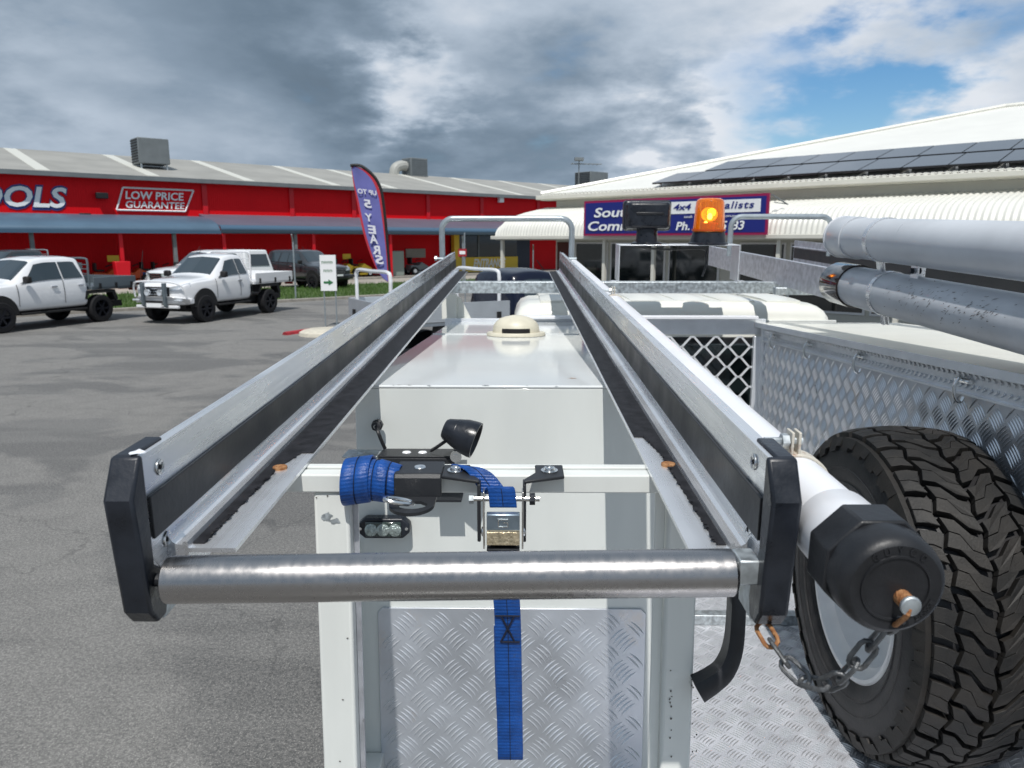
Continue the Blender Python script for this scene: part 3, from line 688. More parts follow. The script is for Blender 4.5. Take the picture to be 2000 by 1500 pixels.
for x in (s0.x+.5, (s0.x+s1.x)/2, s1.x-.5): st.cyl((x, -.30, zb+.3), (x, .35, zb+.55), .02, n=6)
build('bracket', st, M['acgrey'], sg)

# ================================================================== STREET THINGS
# feather flag
FD = 19.0
ft = WF.on(686, 323, s=FD); fl = thing('feather_flag', 'indigo feather flag with red border and mirrored white lettering', 'flag', WF, (WF.on(757, 560, s=FD).x, FD, 0))
edgeR = [(690, 324), (712, 331), (732, 350), (743, 378), (748, 410), (753, 450), (757, 490), (759, 535), (760, 552)]
edgeL = [(686, 325), (690, 360), (697, 395), (703, 425), (710, 455), (719, 485), (728, 510), (738, 532), (750, 546)]
er = crom([WF.on(*p_, s=FD) for p_ in edgeR], 4); el = crom([WF.on(*p_, s=FD) for p_ in edgeL], 4)
def flagf(u, v, in0=0.0, in1=1.0, off=0):
    i = v*(len(er)-1); k = min(int(i), len(er)-2); f_ = i-k
    R_ = er[k].lerp(er[k+1], f_); L_ = el[k].lerp(el[k+1], f_)
    u = in0+(in1-in0)*u; q = L_.lerp(R_, u)
    return q + Vector((0, off+.025*math.sin(u*3.1+v*9)*(1-u*.6), 0))
build('cloth', MB().sheet(lambda u, v: flagf(u, v), 8, 48, (0, .006, 0)), M['flagred'], fl, smooth=60)
build('cloth_face', MB().sheet(lambda u, v: flagf(u, .02+v*.96, .09, .90, -.012), 8, 48, (0, .004, 0)), M['flag'], fl, smooth=60)
base = Vector((er[-1].x+.02, FD, 0))
pole = crom([ft+Vector((-.02, 0, .0)), er[3]+Vector((.03, 0, .03)), er[9]+Vector((.035, 0, 0)), er[16]+Vector((.03, 0, 0)), er[-1]+Vector((.03, 0, 0)), Vector((er[-1].x+.02, FD, .05))], 8)
build('pole', MB().tube(pole, .035, 8), M['carblack'], fl)
build('base', MB().box(base.x-.3, base.x+.3, FD-.3, FD+.3, 0, .05), M['carblack'], fl, bevel=.01)
for ch, px, py, sz in (('UP TO', 699, 377, 9), ('5', 712, 404, 15), ('Y', 714, 431, 15), ('E', 720, 455, 16), ('A', 723, 474, 17), ('R', 728, 495, 17), ('S', 734, 514, 17)):
    p_ = WF.on(px, py, s=FD-.06); hh = sz/FPX*FD*.98; ww = (36 if ch == 'UP TO' else sz*.92)/FPX*FD
    text('lettering', ch, M['flagwhite'], fl, p_, (1, 0, -.12), (-.12, 0, 1), hh, width=ww, bold=.03, extrude=.004, mirror=True)
# the white board sign on two posts
SD = 21.0
q0 = WF.on(627, 568, s=SD); q1 = WF.on(655, 498, s=SD)
sb = thing('board_sign', 'white upright board with green print and arrow on two thin posts', 'sign', WF, ((q0.x+q1.x)/2, SD, 0))
bf = build('board', MB().box(q0.x, q1.x, SD, SD+.04, q0.z, q1.z), M['signwhite'], sb, smooth=0)
for x in (q0.x+.07, q1.x-.05): build('post', MB().cyl((x, SD+.06, 0), (x, SD+.06, q1.z-.05), .02, n=8), M['galv_pipe'], sb)
w = q1.x-q0.x
for (u0, u1, zo, hh_, n_) in ((.12, .84, .24, .075, 8), (.22, .80, .47, .075, 6)):
    pm = MB(); dx = w*(u1-u0)/n_
    for k in range(n_):
        x = q0.x+w*u0+k*dx; pm.box(x, x+dx*.28, SD-.006, SD-.002, q1.z-zo, q1.z-zo+hh_); pm.box(x+dx*.28, x+dx*.74, SD-.006, SD-.002, q1.z-zo+(hh_*.4 if k % 2 else hh_*.75), q1.z-zo+(hh_*.6 if k % 2 else hh_))
    build('print_line', pm, M['signgreen'], bf, smooth=0)['kind'] = 'stuff'
ar = MB(); ar.prism([(q0.x+w*.2, q0.z+.20), (q0.x+w*.5, q0.z+.20), (q0.x+w*.5, q0.z+.15), (q0.x+w*.8, q0.z+.23), (q0.x+w*.5, q0.z+.31), (q0.x+w*.5, q0.z+.26), (q0.x+w*.2, q0.z+.26)], 's', SD-.008, SD-.002)
build('arrow', ar, M['signgreen'], bf, smooth=0)
# painted kerb nose
is_ = thing('kerb_island', 'rounded traffic island nose with red and cream painted kerb', 'kerb', WF, (WF.on(600, 645, h=0).x, WF.on(600, 645, h=0).y, 0))
kp = [WF.on(px, py, h=.06) for px, py in ((556, 650), (580, 646.5), (605, 643), (630, 641), (660, 640))]
kq = crom(kp, 4); k1_ = MB().tube([Vector((q.x, q.y, .0)) for q in kq[:9]], .085, 8); k2_ = MB().tube([Vector((q.x, q.y, .0)) for q in kq[8:]], .09, 8)
build('red_kerb', k1_, M['kerbred'], is_); build('cream_kerb', k2_, M['kerbcream'], is_)
q = WF.on(632, 646, h=.1); build('island_top', MB().lathe((q.x, q.y, 0), (0, 0, 1), [(0, .62), (.08, .60), (.13, .5), (.14, 0)], 24), M['kerbcream'], is_)

# chain-link fence posts in the grass
def fpost(px, top, bot, i):
    b_ = RB.on(px, bot, h=.05); zt = RB.on(px, top, s=b_.y).z
    t = MB().cyl((b_.x, b_.y, 0), (b_.x, b_.y, zt-.28), .035, n=8).cyl((b_.x, b_.y, zt-.28), (b_.x-.10, b_.y-.12, zt), .03, n=8)
    single('fence_post', t, M['galv_pipe'], i, 'fence post', RB, (b_.x, b_.y, 0), 'galvanised fence posts on the verge')
fpost(578, 458, 585, 'galvanised fence post standing behind the white tray truck')
fpost(905, 462, 570, 'galvanised fence post in front of the warehouse entrance, left one')
fpost(1041, 478, 552, 'galvanised fence post in front of the red wall by the showroom')
q = WF.on(895, 487, s=24)
ts = thing('safety_sign', 'small red and white notice on a thin post by the entrance', 'sign', WF, (q.x+.1, 24, 0))
build('post', MB().cyl((q.x+.2, 24, 0), (q.x+.2, 24, 2.6), .02, n=8), M['galv_pipe'], ts)
pn_ = build('panel', MB().box(q.x, q.x+.26, 23.95, 23.975, q.z-.22, q.z+.02), M['kerbred'], ts, smooth=0)
build('panel', MB().box(q.x+.04, q.x+.22, 23.94, 23.948, q.z-.15, q.z-.05), M['signwhite'], ts, smooth=0)

# garden machinery lined up under the awning
def mower(px, py, s, c, lab):
    b_ = RB.on(px, py, s=s); x = b_.x; z0 = .10
    t = thing('ride_on_mower', lab, 'mower', RB, (x, s, z0), 'machinery under the warehouse awning')
    bd = MB().prism([(x-.75, z0+.30), (x+.7, z0+.30), (x+.72, z0+.55), (x+.15, z0+.85), (x-.1, z0+.62), (x-.7, z0+.68)], 's', s-.35, s+.35)
    build('body', bd, c, t, bevel=.04)
    build('seat', MB().box(x-.6, x-.2, s-.25, s+.25, z0+.70, z0+.80).box(x-.66, x-.56, s-.25, s+.25, z0+.75, z0+1.15), M['carblack'], t, bevel=.03)
    for dx, r in ((-.5, .27), (.48, .2)):
        for dy in (-.42, .42):
            build('wheel', MB().cyl((x+dx, s+dy-.08, z0+r), (x+dx, s+dy+.08, z0+r), r, n=16), M['cartyre'], t)
            build('hub', MB().cyl((x+dx, s+dy-.10, z0+r), (x+dx, s+dy-.082, z0+r), r*.5, n=12), M['signwhite'], t)
    build('steering_wheel', MB().ring((x+.05, s, z0+1.0), (-.4, 0, 1), .17, .018, 16, 6), M['carblack'], t)
    build('cutter_deck', MB().box(x-.35, x+.35, s-.5, s+.5, z0+.12, z0+.26), c, t, bevel=.03)
for px, c, lab in ((210, 'orange', 'orange mower left of the red awning post'), (262, 'orange', 'orange mower beside the red waste bin'),
                   (300, 'mowerblue', 'blue mower behind the cab of the white bullbar truck'), (322, 'orange', 'orange mower next to the blue one'),
                   (672, 'yellow', 'yellow machine left of the flag'), (702, 'yellow', 'yellow machine just behind the flag'), (815, 'acgrey', 'grey machine under the notice board')):
    mower(px, 520, -1.6, M[c], lab)
q = RB.on(237, 505, s=-3.6); single('waste_bin', MB().prism([(q.x-.28, .1), (q.x+.28, .1), (q.x+.36, 1.35), (q.x-.36, 1.35)], 's', -3.8, -3.25), M['redpost'], 'bright red bin at the foot of the awning post', 'bin', RB, (q.x, -3.5, .1), bevel=.03)
q = RB.on(772, 510, s=-2.0); single('ice_freezer', MB().box(q.x-.5, q.x+.5, -2.3, -1.5, .1, 1.7), M['greenpanel'], 'pale upright freezer box beside the notice board', 'freezer', RB, (q.x, -2, .1), bevel=.04)
for px, py in ((221, 505), (677, 501)):
    q = RB.on(px, py, s=-1.2)
    sy = thing('price_sign', 'small yellow price sign above the %s machinery' % ('orange' if px < 400 else 'yellow'), 'sign', RB, (q.x, -1.2, .1), 'yellow price signs')
    build('board', MB().box(q.x-.28, q.x+.28, -1.22, -1.19, q.z-.16, q.z+.16), M['yellow'], sy, smooth=0)
    build('post', MB().cyl((q.x, -1.17, .1), (q.x, -1.17, q.z+.1), .02, n=6), M['carblack'], sy)
# ================================================================== PARKED VEHICLES
ST_DUAL = [(2.46, .52, .93, .97, .66, .70, .56), (2.36, .46, 1.02, 1.06, .82, .82, .70), (1.95, .44, 1.10, 1.17, .91, .88, .76), (1.15, .44, 1.15, 1.235, .925, .90, .74),
           (.42, .44, 1.18, 1.80, .925, .91, .655), (.10, .44, 1.19, 1.86, .925, .91, .66), (-.70, .44, 1.21, 1.865, .925, .91, .655), (-1.00, .45, 1.22, 1.82, .92, .90, .64), (-1.12, .48, 1.22, 1.76, .90, .88, .62)]
ST_EXT = [q for q in ST_DUAL[:6]] + [(-.22, .44, 1.20, 1.865, .925, .91, .655), (-.50, .45, 1.21, 1.82, .92, .90, .64), (-.62, .48, 1.21, 1.76, .90, .88, .62)]
ST_WAGON = ST_DUAL[:6] + [(-1.6, .44, 1.22, 1.86, .925, .91, .66), (-2.1, .46, 1.22, 1.80, .91, .89, .64), (-2.30, .52, 1.20, 1.30, .86, .84, .70), (-2.36, .55, 1.1, 1.15, .80, .80, .66)]
def car_pt(ST, s, v):
    ST2 = ST
    for i in range(len(ST2)-1):
        if ST2[i+1][0] <= s <= ST2[i][0]: break
    else: i = 0 if s > ST2[0][0] else len(ST2)-2
    a, b = ST2[i], ST2[i+1]; f = max(0, min(1, (a[0]-s)/(a[0]-b[0])))
    _, zb, zs, zt, hb, hs, ht = [a[k]*(1-f)+b[k]*f for k in range(7)]
    sg = 1 if v >= 0 else -1; v = abs(v)
    zm = zb+(zs-zb)*.55
    P = [(0, zb), (hb*.88, zb), (hb, zb+.10), (hb+.015, zm), (hs, zs), (ht, zt-.045), (ht*.86, zt), (0, zt+.035)]
    k = min(int(v), 6); g = v-k
    x = P[k][0]*(1-g)+P[k+1][0]*g; z = P[k][1]*(1-g)+P[k+1][1]*g
    return Vector((sg*x, s, z))
def car_patch(mb, ST, poly_fn, nu, nv, off):
    """poly_fn(u,v)->(s, ring v); offset outwards"""
    def fn(u, v):
        s, r = poly_fn(u, v); e = .01
        p = car_pt(ST, s, r); ds = car_pt(ST, s-e, r)-car_pt(ST, s+e, r); dr = car_pt(ST, s, r+.02)-car_pt(ST, s, r-.02)
        n = ds.cross(dr).normalized(); c = Vector((0, p.y, .9))
        if n.dot(p-c) < 0: n = -n
        return p+n*off
    return mb.grid(fn, nu, nv)
def ute(fr, label, cat='ute', st='dual', paint='carwhite', tray='silver', bullbar=False, hoops=(), group=None, front=True, lift=.05, canopy=False, tz=0):
    ST = {'dual': ST_DUAL, 'ext': ST_EXT, 'wagon': ST_WAGON}[st]
    P = M[paint]
    o0 = fr.o.copy(); fr = Frame(o0, fr.A, fr.S)
    t = thing('parked_%s' % ('ute' if st != 'wagon' else 'wagon'), label, cat, fr, (0, 0, 0), group)
    srear = ST[-1][0]
    b = MB(); ss = []
    for i in range(len(ST)-1):
        n = 3 if abs(ST[i][0]-ST[i+1][0]) > .3 else 1
        for k in range(n): ss.append(ST[i][0]+(ST[i+1][0]-ST[i][0])*k/n)
    ss.append(srear)
    ring = [i*.5 for i in range(0, 15)]; full = ring + [-q for q in reversed(ring[1:-1])]
    m = len(full)
    for s in ss:
        for v in full: b.v.append(car_pt(ST, s, v)+Vector((0, 0, lift)))
    for i in range(len(ss)-1):
        for k in range(m): b.f.append((i*m+k, (i+1)*m+k, (i+1)*m+(k+1) % m, i*m+(k+1) % m))
    b.f.append(tuple(range(m))); b.f.append(tuple((len(ss)-1)*m+k for k in range(m-1, -1, -1)))
    body = build('body', b, P, t, smooth=60)
    sb = body.modifiers.new('sub', 'SUBSURF'); sb.levels = 1; sb.render_levels = 1
    up = Vector((0, 0, lift))
    def patch(name, fn, nu, nv, mt, off=.012, parent=t):
        q = MB(); car_patch(q, ST, fn, nu, nv, off); q.v = [p+up for p in q.v]; return build(name, q, mt, parent, smooth=50)
    # glass
    patch('windscreen', lambda u, v: (1.08-.60*u, 5.35+(1.65)*v*1.0 if v <= 1 else 7), 4, 6, M['carglass'])
    patch('windscreen', lambda u, v: (1.08-.60*u, -5.35-(1.65)*v), 4, 6, M['carglass'])
    for sg_ in (1, -1):
        sp = -.28 if st == 'dual' else (.0 if st == 'ext' else -.28)
        def side(f0, f1, r0, r1): return lambda u, v: ((f0*(1-v)+f1*v)*(1-u) + (r0*(1-v)+r1*v)*u, sg_*(4.10+.74*v))
        patch('side_window', side(.98, .40, sp, sp), 5, 5, M['carglass'], .014)
        if st == 'ext': patch('side_window', side(sp-.03, sp-.03, -.42, -.34), 3, 5, M['carglass'], .014)
        else: patch('side_window', side(sp-.04, sp-.04, -.96, -.84), 4, 5, M['carglass'], .014)
        if st == 'wagon': patch('side_window', side(-1.05, -.98, -1.95, -1.75), 4, 5, M['carglass'], .014)
        # sill step, handles, mirror, headlamp
        build('side_step', MB().box(sg_*.72, sg_*.95, srear+.15 if st != 'wagon' else -1.0, 1.05, .36+lift, .42+lift), M['carblack'], t, bevel=.015)
        for hs_ in ((.05, -.80) if st == 'dual' else (.05,)):
            build('door_handle', MB().box(sg_*.925, sg_*.965, hs_-.12, hs_+.06, 1.05+lift, 1.09+lift), M['chrome'], t, bevel=.01)
        build('mirror', MB().box(sg_*.93, sg_*1.14, .80, .94, 1.20+lift, 1.38+lift), M['carblack'], t, bevel=.04)
        dl = MB()
        for sd_ in ((1.08, sp-.01, srear+.06) if st != 'wagon' else (1.08, sp-.01, -1.0)):
            car_patch(dl, ST, lambda u, v: (sd_+.016*u, sg_*(2.2+1.9*v)), 1, 5, .013)
        dl.v = [p+up for p in dl.v]; build('door_gap', dl, M['black'], t)
        build('headlamp', MB().add([(sg_*.42, 2.475, .87+lift), (sg_*.78, 2.40, .90+lift), (sg_*.87, 2.12, .98+lift), (sg_*.84, 2.10, 1.09+lift), (sg_*.70, 2.40, 1.03+lift), (sg_*.44, 2.478, .98+lift),
                                     (sg_*.42, 2.35, .87+lift), (sg_*.70, 2.25, .90+lift), (sg_*.80, 2.10, .98+lift), (sg_*.76, 2.08, 1.06+lift), (sg_*.62, 2.25, 1.01+lift), (sg_*.44, 2.35, .98+lift)],
                                    [(0, 1, 4, 5), (1, 2, 3, 4), (6, 7, 1, 0), (5, 4, 10, 11), (4, 3, 9, 10)]), M['headlamp'], t, smooth=0)
        for s_ax, nm in ((1.62, 'front'), (-1.46, 'rear')):
            ws = s_ax
            if nm == 'front' or st == 'wagon':
                ap = MB(); n = 14; r1 = .50; hc = .42+lift
                pts = [(ws+r1*math.cos(PI*k/n), hc+r1*math.sin(PI*k/n)) for k in range(n+1)] + [(ws-r1, .40+lift), (ws+r1, .40+lift)]
                ap.prism(pts, 'a', sg_*.80, sg_*.945); build('wheel_arch', ap, M['carblack'], t, smooth=40)
            w = MB(); r = .40; x0, x1 = sg_*.70, sg_*.965
            w.lathe((x0, ws, r), (sg_, 0, 0), [(0, .25), (0, .37), (.03, r), (.235, r), (.265, .37), (.268, .26), (.20, .25)], 28)
            wh = build('wheel', w, M['cartyre'], t)
            rm = MB(); rm.lathe((x0, ws, r), (sg_, 0, 0), [(.10, .0), (.10, .25), (.262, .26), (.262, .235), (.17, .22)], 24)
            for k in range(6):
                q = 2*PI*k/6; d = Vector((0, math.cos(q), math.sin(q))); rm.obox(Vector((x0+sg_*.235, ws, r))+d*.13, (1, 0, 0), d, Vector((1, 0, 0)).cross(d), .035, .22, .055)
            rm.cyl((x0+sg_*.1, ws, r), (x0+sg_*.255, ws, r), .055, n=10)
            build('rim', rm, M['carrim'], wh, smooth=0)
    # chassis
    build('chassis', MB().box(-.62, .62, -2.5 if st != 'wagon' else -2.2, 2.1, .34+lift, .52+lift).box(-.66, .66, -1.56, -1.36, .3, .45).box(-.6, .6, 1.5, 1.74, .3, .45), M['carblack'], t, smooth=0)
    # front face
    g_ = MB().box(-.40, .40, 2.40, 2.485, .72+lift, .98+lift); build('grille', g_, M['carblack'], t, bevel=.02)
    gb_ = MB()
    for k in range(3): gb_.box(-.37, .37, 2.487, 2.50, .76+lift+.08*k, .785+lift+.08*k)
    build('grille_bars', gb_, M['chrome'], t, smooth=0)
    if bullbar:
        bp = MB().prism([(-.98, .50+lift), (.98, .50+lift), (.98, .66+lift), (.55, .72+lift), (-.55, .72+lift), (-.98, .66+lift)], 's', 2.46, 2.62)
        bp.v = [Vector((v.x, v.y-.34*max(0, abs(v.x)-.55)/.43, v.z)) for v in bp.v]
        bb = build('bull_bar', bp, M['carwhite'], t, bevel=.03)
        tb = MB()
        tb.tube(crom([(-.90, 2.36, .68+lift), (-.86, 2.44, .98+lift), (-.60, 2.58, 1.12+lift), (0, 2.62, 1.14+lift), (.60, 2.58, 1.12+lift), (.86, 2.44, .98+lift), (.90, 2.36, .68+lift)], 5), .026, 10)
        build('bar_hoop', tb, M['carwhite'], bb)
        for x in (-.38, .38): build('bar_upright', MB().prism([(2.56, .40+lift), (2.66, .46+lift), (2.68, 1.10+lift), (2.56, 1.10+lift)], 'a', x-.04, x+.04), M['traygrey'], bb, bevel=.01)
        build('bar_slot', MB().box(-.30, .30, 2.625, 2.63, .54+lift, .60+lift), M['carblack'], bb, smooth=0)
        build('number_plate', MB().box(-.26, .26, 2.64, 2.65, .42+lift, .53+lift), M['signwhite'], bb, smooth=0)
        build('lower_bar', MB().box(-.74, .74, 2.44, 2.54, .38+lift, .47+lift), M['carwhite'], bb, bevel=.02)
        for x in (-.22, .22): build('spot_lamp', MB().lathe((x, 2.56, .83+lift), (0, 1, 0), [(0, .03), (.02, .085), (.09, .09), (.09, .075), (.075, 0)], 16), M['headlamp'], bb)
        for x in (-.72, .72): build('fog_lamp', MB().box(x-.12, x+.12, 2.43, 2.56, .575+lift, .635+lift), M['headlamp'], bb, bevel=.02)
        build('snorkel_aerial', MB().cyl((.55, 2.5, 1.1+lift), (.50, 2.35, 2.0+lift), .008, n=5), M['carblack'], bb)
    else:
        build('bumper', MB().box(-.86, .86, 2.30, 2.54, .46+lift, .70+lift), P if paint != 'carnavy' else M['carnavy'], t, bevel=.06, seg=3)
        build('bumper_intake', MB().box(-.5, .5, 2.52, 2.55, .50+lift, .62+lift), M['carblack'], t, smooth=0)
        build('number_plate', MB().box(-.19, .19, 2.552, 2.56, .62+lift, .71+lift), M['signwhite'], t, smooth=0)
    build('roof_aerial', MB().cyl((.3, .3, 1.86+lift), (.3, .16, 2.02+lift), .008, n=5), M['carblack'], t)
    if st != 'wagon' and not canopy:
        tm = {'silver': M['trayalu'], 'grey': M['traygrey'], 'white': M['traywhite']}[tray]
        y0, y1 = srear-.07, -2.78; hz = 1.00+lift+tz
        tr = build('tray', MB().box(-.93, .93, y1, y0, hz-.10, hz), tm, t, bevel=.008)
        bh = .25
        for sg_ in (1, -1):
            sdm = MB().box(sg_*.93, sg_*.96, y1, y0-.06, hz-.04, hz+bh)
            build('side_board', sdm, tm, tr, bevel=.006)
            for k in range(3):
                y = y1+.15+(y0-y1-.45)*k/2; build('latch', MB().box(sg_*.962, sg_*.985, y, y+.07, hz-.08, hz+.08), M['carblack'], tr, smooth=0)
        build('tail_board', MB().box(-.93, .93, y1-.03, y1-.002, hz-.04, hz+bh), tm, tr, bevel=.006)
        for x in (-.6, .6): build('latch', MB().box(x-.04, x+.04, y1-.06, y1-.032, hz-.08, hz+.08), M['carblack'], tr, smooth=0)
        for x in (-.78, .78): build('tail_lamp', MB().box(x-.16, x+.16, y1-.05, y1-.01, hz-.20, hz-.11), M['redlamp'], tr, bevel=.01)
        for y in (-.95, -1.97):
            for sg_ in (1, -1): build('mudguard', MB().prism([(-1.95, .62+lift), (-2.02, .55+lift), (-2.08, .60+lift), (-1.98, hz-.12), (-.98, hz-.12), (-.93, .66+lift), (-.99, .64+lift), (-1.05, hz-.20), (-1.88, hz-.20)], 'a', sg_*.68, sg_*.94), M['carblack'], t, smooth=0) if y == -.95 else None
        for k, (y, w, hh, mt) in enumerate(hoops):
            hp = MB().tube(crom([(-w, y, hz-.05), (-w, y, hz+hh*.6), (-w, y, hz+hh-.10), (-w+.10, y, hz+hh), (0, y, hz+hh), (w-.10, y, hz+hh), (w, y, hz+hh-.10), (w, y, hz+hh*.6), (w, y, hz-.05)], 5), .03, 8)
            ho = build('hoop_frame', hp, M[mt], t)
            if k == 0 and tz == 0:
                for zf in (.45, .62, .78): build('guard_bar', MB().cyl((-w+.03, y, hz+hh*zf), (w-.03, y, hz+hh*zf), .014, n=6), M[mt], ho)
    if canopy:
        cs = MB().add([(-.90, -1.18, .95), (.90, -1.18, .95), (.90, -2.7, .95), (-.90, -2.7, .95), (-.72, -1.22, 1.98), (.72, -1.22, 1.98), (.70, -2.45, 1.96), (-.70, -2.45, 1.96)],
                      [(0, 1, 2, 3), (4, 7, 6, 5), (0, 4, 5, 1), (1, 5, 6, 2), (2, 6, 7, 3), (3, 7, 4, 0)])
        c_ = build('canopy', cs, P, t, bevel=.07, seg=3)
        for sg_ in (1, -1): build('canopy_window', MB().add([(sg_*.868, -1.4, 1.28), (sg_*.868, -2.45, 1.28), (sg_*.780, -2.35, 1.78), (sg_*.780, -1.4, 1.78)], [(0, 1, 2, 3)]), M['carglass'], c_, smooth=0)
        build('rear_glass', MB().add([(-.62, -2.645, 1.30), (.62, -2.645, 1.30), (.58, -2.53, 1.80), (-.58, -2.53, 1.80)], [(0, 1, 2, 3)]), M['carglass'], c_, smooth=0)
        build('tub', MB().box(-.91, .91, -2.72, -1.16, .55, .95), P, t, bevel=.04)
    return t
def heading(x, y, hx, hy): return Frame((x, y, 0), (hy, -hx, 0), (hx, hy, 0))
def place(fx, fy, rx, ry):
    """frame from the ground contact of the near front and near rear wheels"""
    S = Vector((fx-rx, fy-ry, 0)).normalized(); A = Vector((S.y, -S.x, 0)); return S, A
def from_wheels(pf, pr, side):
    f_ = WF.on(*pf, h=0); r_ = WF.on(*pr, h=0); S = (f_-r_); S.z = 0; S.normalize(); A = Vector((S.y, -S.x, 0))
    mid = (f_+r_)/2 - A*side*.85 - S*.08
    return Frame((mid.x, mid.y, 0), A, S)
ute(from_wheels((12, 650), (190, 629), 1 if False else -1), 'white dual cab ute with dark grey tray, cut off by the left edge', 'ute', 'dual', 'carwhite', 'grey', hoops=((-1.25, .78, .80, 'traygrey'),), group='utes parked along the verge')
ute(from_wheels((401, 629), (524, 611), -1), 'white extra cab ute with polished bull bar and white tray', 'ute', 'ext', 'carwhite', 'white', bullbar=True, hoops=((-.80, .74, .92, 'carwhite'),), group='utes parked along the verge', lift=.08)
# white canopy ute behind, only its top and tail show
q = WF.on(490, 500, s=31)
ute(heading(q.x-2.3, 32.5, -.55, -.83), 'white canopy ute mostly hidden behind the bullbar ute', 'ute', 'dual', 'carwhite', canopy=True, lift=.1)
q = WF.on(648, 560, s=37)
ute(heading(q.x-1.6, 38.5, .80, -.60), 'dark grey wagon facing right behind the white board sign', 'wagon', 'wagon', 'cargrey', lift=.05)
q = WF.on(195, 500, s=33)
ute(heading(q.x-4.2, 33.5, -.33, -.944), 'grey ute with a hoop frame, mostly hidden behind the white dual cab', 'ute', 'dual', 'cargrey', 'grey', hoops=((-1.25, .74, .85, 'galv_pipe'),), lift=.1)
q = WF.on(950, 600, s=14.2)
ute(heading(.14, 13.4, .87, .50), 'navy ute with silver tray and white hoop frames beyond the box lid', 'ute', 'ext', 'carnavy', 'silver', hoops=((-.85, .78, .72, 'carwhite'), (-2.70, .78, .72, 'carwhite')), lift=.0, tz=.16)
# ================================================================== THE WORK TRUCK (near)
def tread(o, ux, uy, W, Hh, pitch=.066, L_=.040, w_=.0042, gap=.0088, hgt=.0014, nb=5, seed=1, skip=None, u0=0, v0=0):
    """raised bars of a chequer plate on the rectangle o + ux*W + uy*Hh"""
    o = Vector(o); ux = Vector(ux).normalized(); uy = Vector(uy).normalized(); nz = ux.cross(uy)
    mb = MB()
    def bar(cx, cy, ang):
        d = Vector((math.cos(ang), math.sin(ang))); n = Vector((-d.y, d.x)); pts = []
        for t, k in ((-.5, 0), (-.25, .8), (.0, 1), (.25, .8), (.5, 0)):
            pts.append((t, k))
        base = []; top = []
        for t, k in pts:
            bow = .0022*(1-4*t*t)
            for sg_ in (-1, 1):
                p = d*(t*L_)+n*(sg_*w_/2*k+bow)
                base.append((cx+p.x, cy+p.y))
            p = d*(t*L_)+n*bow; top.append((cx+p.x, cy+p.y, k))
        if not all(0 < q[0] < W and 0 < q[1] < Hh for q in base): return
        n0 = len(mb.v)
        for q in base: mb.v.append(o+ux*q[0]+uy*q[1]+nz*.0003)
        for q in top: mb.v.append(o+ux*q[0]+uy*q[1]+nz*(.0003+hgt*max(q[2], .1)))
        for i in range(4):
            a, b = n0+2*i, n0+2*i+2; c, d_ = n0+2*i+1, n0+2*i+3; e, f = n0+10+i, n0+11+i
            mb.f.append((a, b, f, e)); mb.f.append((d_, c, e, f))
    nx = int(W/pitch)+2; ny = int(Hh/pitch)+2
    for i in range(-1, nx):
        for j in range(-1, ny):
            for k, ang in ((0, PI/4), (1, -PI/4)):
                cx = u0+(i+.5*k)*pitch; cy = v0+(j+.5*k)*pitch
                n = Vector((-math.sin(ang), math.cos(ang)))
                for b in range(nb):
                    q = (b-(nb-1)/2)*gap; bar(cx+n.x*q, cy+n.y*q, ang)
    return mb

FWD = Vector((0, 1, 0)); RGT = Vector((1, 0, 0)); UPP = Vector((0, 0, 1))
BA0, BA1 = -.318, .302
SF = 1.446/ (pray(1000, 750).dot(VF.S)) * (pray(1000, 750).dot(VF.S))**2   # along-distance of the box face
SF = VF.on(1000, 753, t=1.446).y
BH = VF.on(1000, 753, t=1.446).z                # lid height of the box
SB = VF.on(869, 623, h=BH).y                    # far end of the box
TX1 = 1.10                                      # chequer wall of the right box
FLOOR = VF.loc(Vector((.9, 1.75, 1.125))).z
SC = VF.on(1490, 640, a=TX1).y                  # cab end of the tray opening
tk = thing('work_truck', 'white work truck seen over its tray, with white cab roof and chequer plate floor', 'truck', VF, (.66, SC, FLOOR))
# floor with treads
fl_ = build('tray_floor', MB().box(BA1-.1, 1.72, .2, SC+.15, FLOOR-.05, FLOOR), M['checkerfloor'], tk, smooth=0)
x_ = build('tread_bars', tread((BA1-.02, .55, FLOOR), RGT, FWD, TX1-BA1+.2, SC-.55, pitch=.060, L_=.036, hgt=.0024, seed=5), M['checkerbar'], fl_, smooth=0); x_['kind'] = 'stuff'
q = VF.on(1430, 1222, h=FLOOR)
build('cross_member', MB().box(BA1-.1, TX1, q.y, q.y+.045, FLOOR+.001, FLOOR+.035), M['galv'], tk, bevel=.003)
build('tray_rim', MB().box(BA1-.6, 1.72, .12, .2, FLOOR-.10, FLOOR+.02), M['whitepost'], tk, bevel=.005)
# headboard with expanded mesh
HT = VF.on(1490, 622, s=SC).z
hb = build('headboard', MB().box(-.35, TX1+.02, SC+.02, SC+.05, HT-.075, HT-.003).box(-.35, -.31, SC+.02, SC+.06, FLOOR, HT-.08).box(TX1-.04, TX1-.004, SC-.01, SC+.018, FLOOR, HT-.08), M['alub'], tk, bevel=.003)
hc = MB(); k = 0; a = .30
while a < TX1-.02:
    hc.cyl((a, SC+.012, HT-.045), (a, SC+.018, HT-.045), .014, .010, 8); a += .034
z_ = build('pressed_dimples', hc, M['alub'], hb); z_['kind'] = 'stuff'
build('top_lip', MB().box(.0, TX1-.03, SC-.03, SC+.045, HT-.003, HT+.012), M['pvc'], hb, bevel=.003)
ms = MB(); cw, ch = .108, .092; zt_ = HT-.085
nc = 9; nr = 9; aR = TX1-.045
def strand(p, q): ms.obox((p+q)/2, q-p, (0, 1, 0), (q-p).cross(Vector((0, 1, 0))), (q-p).length+.004, .006, .0088)
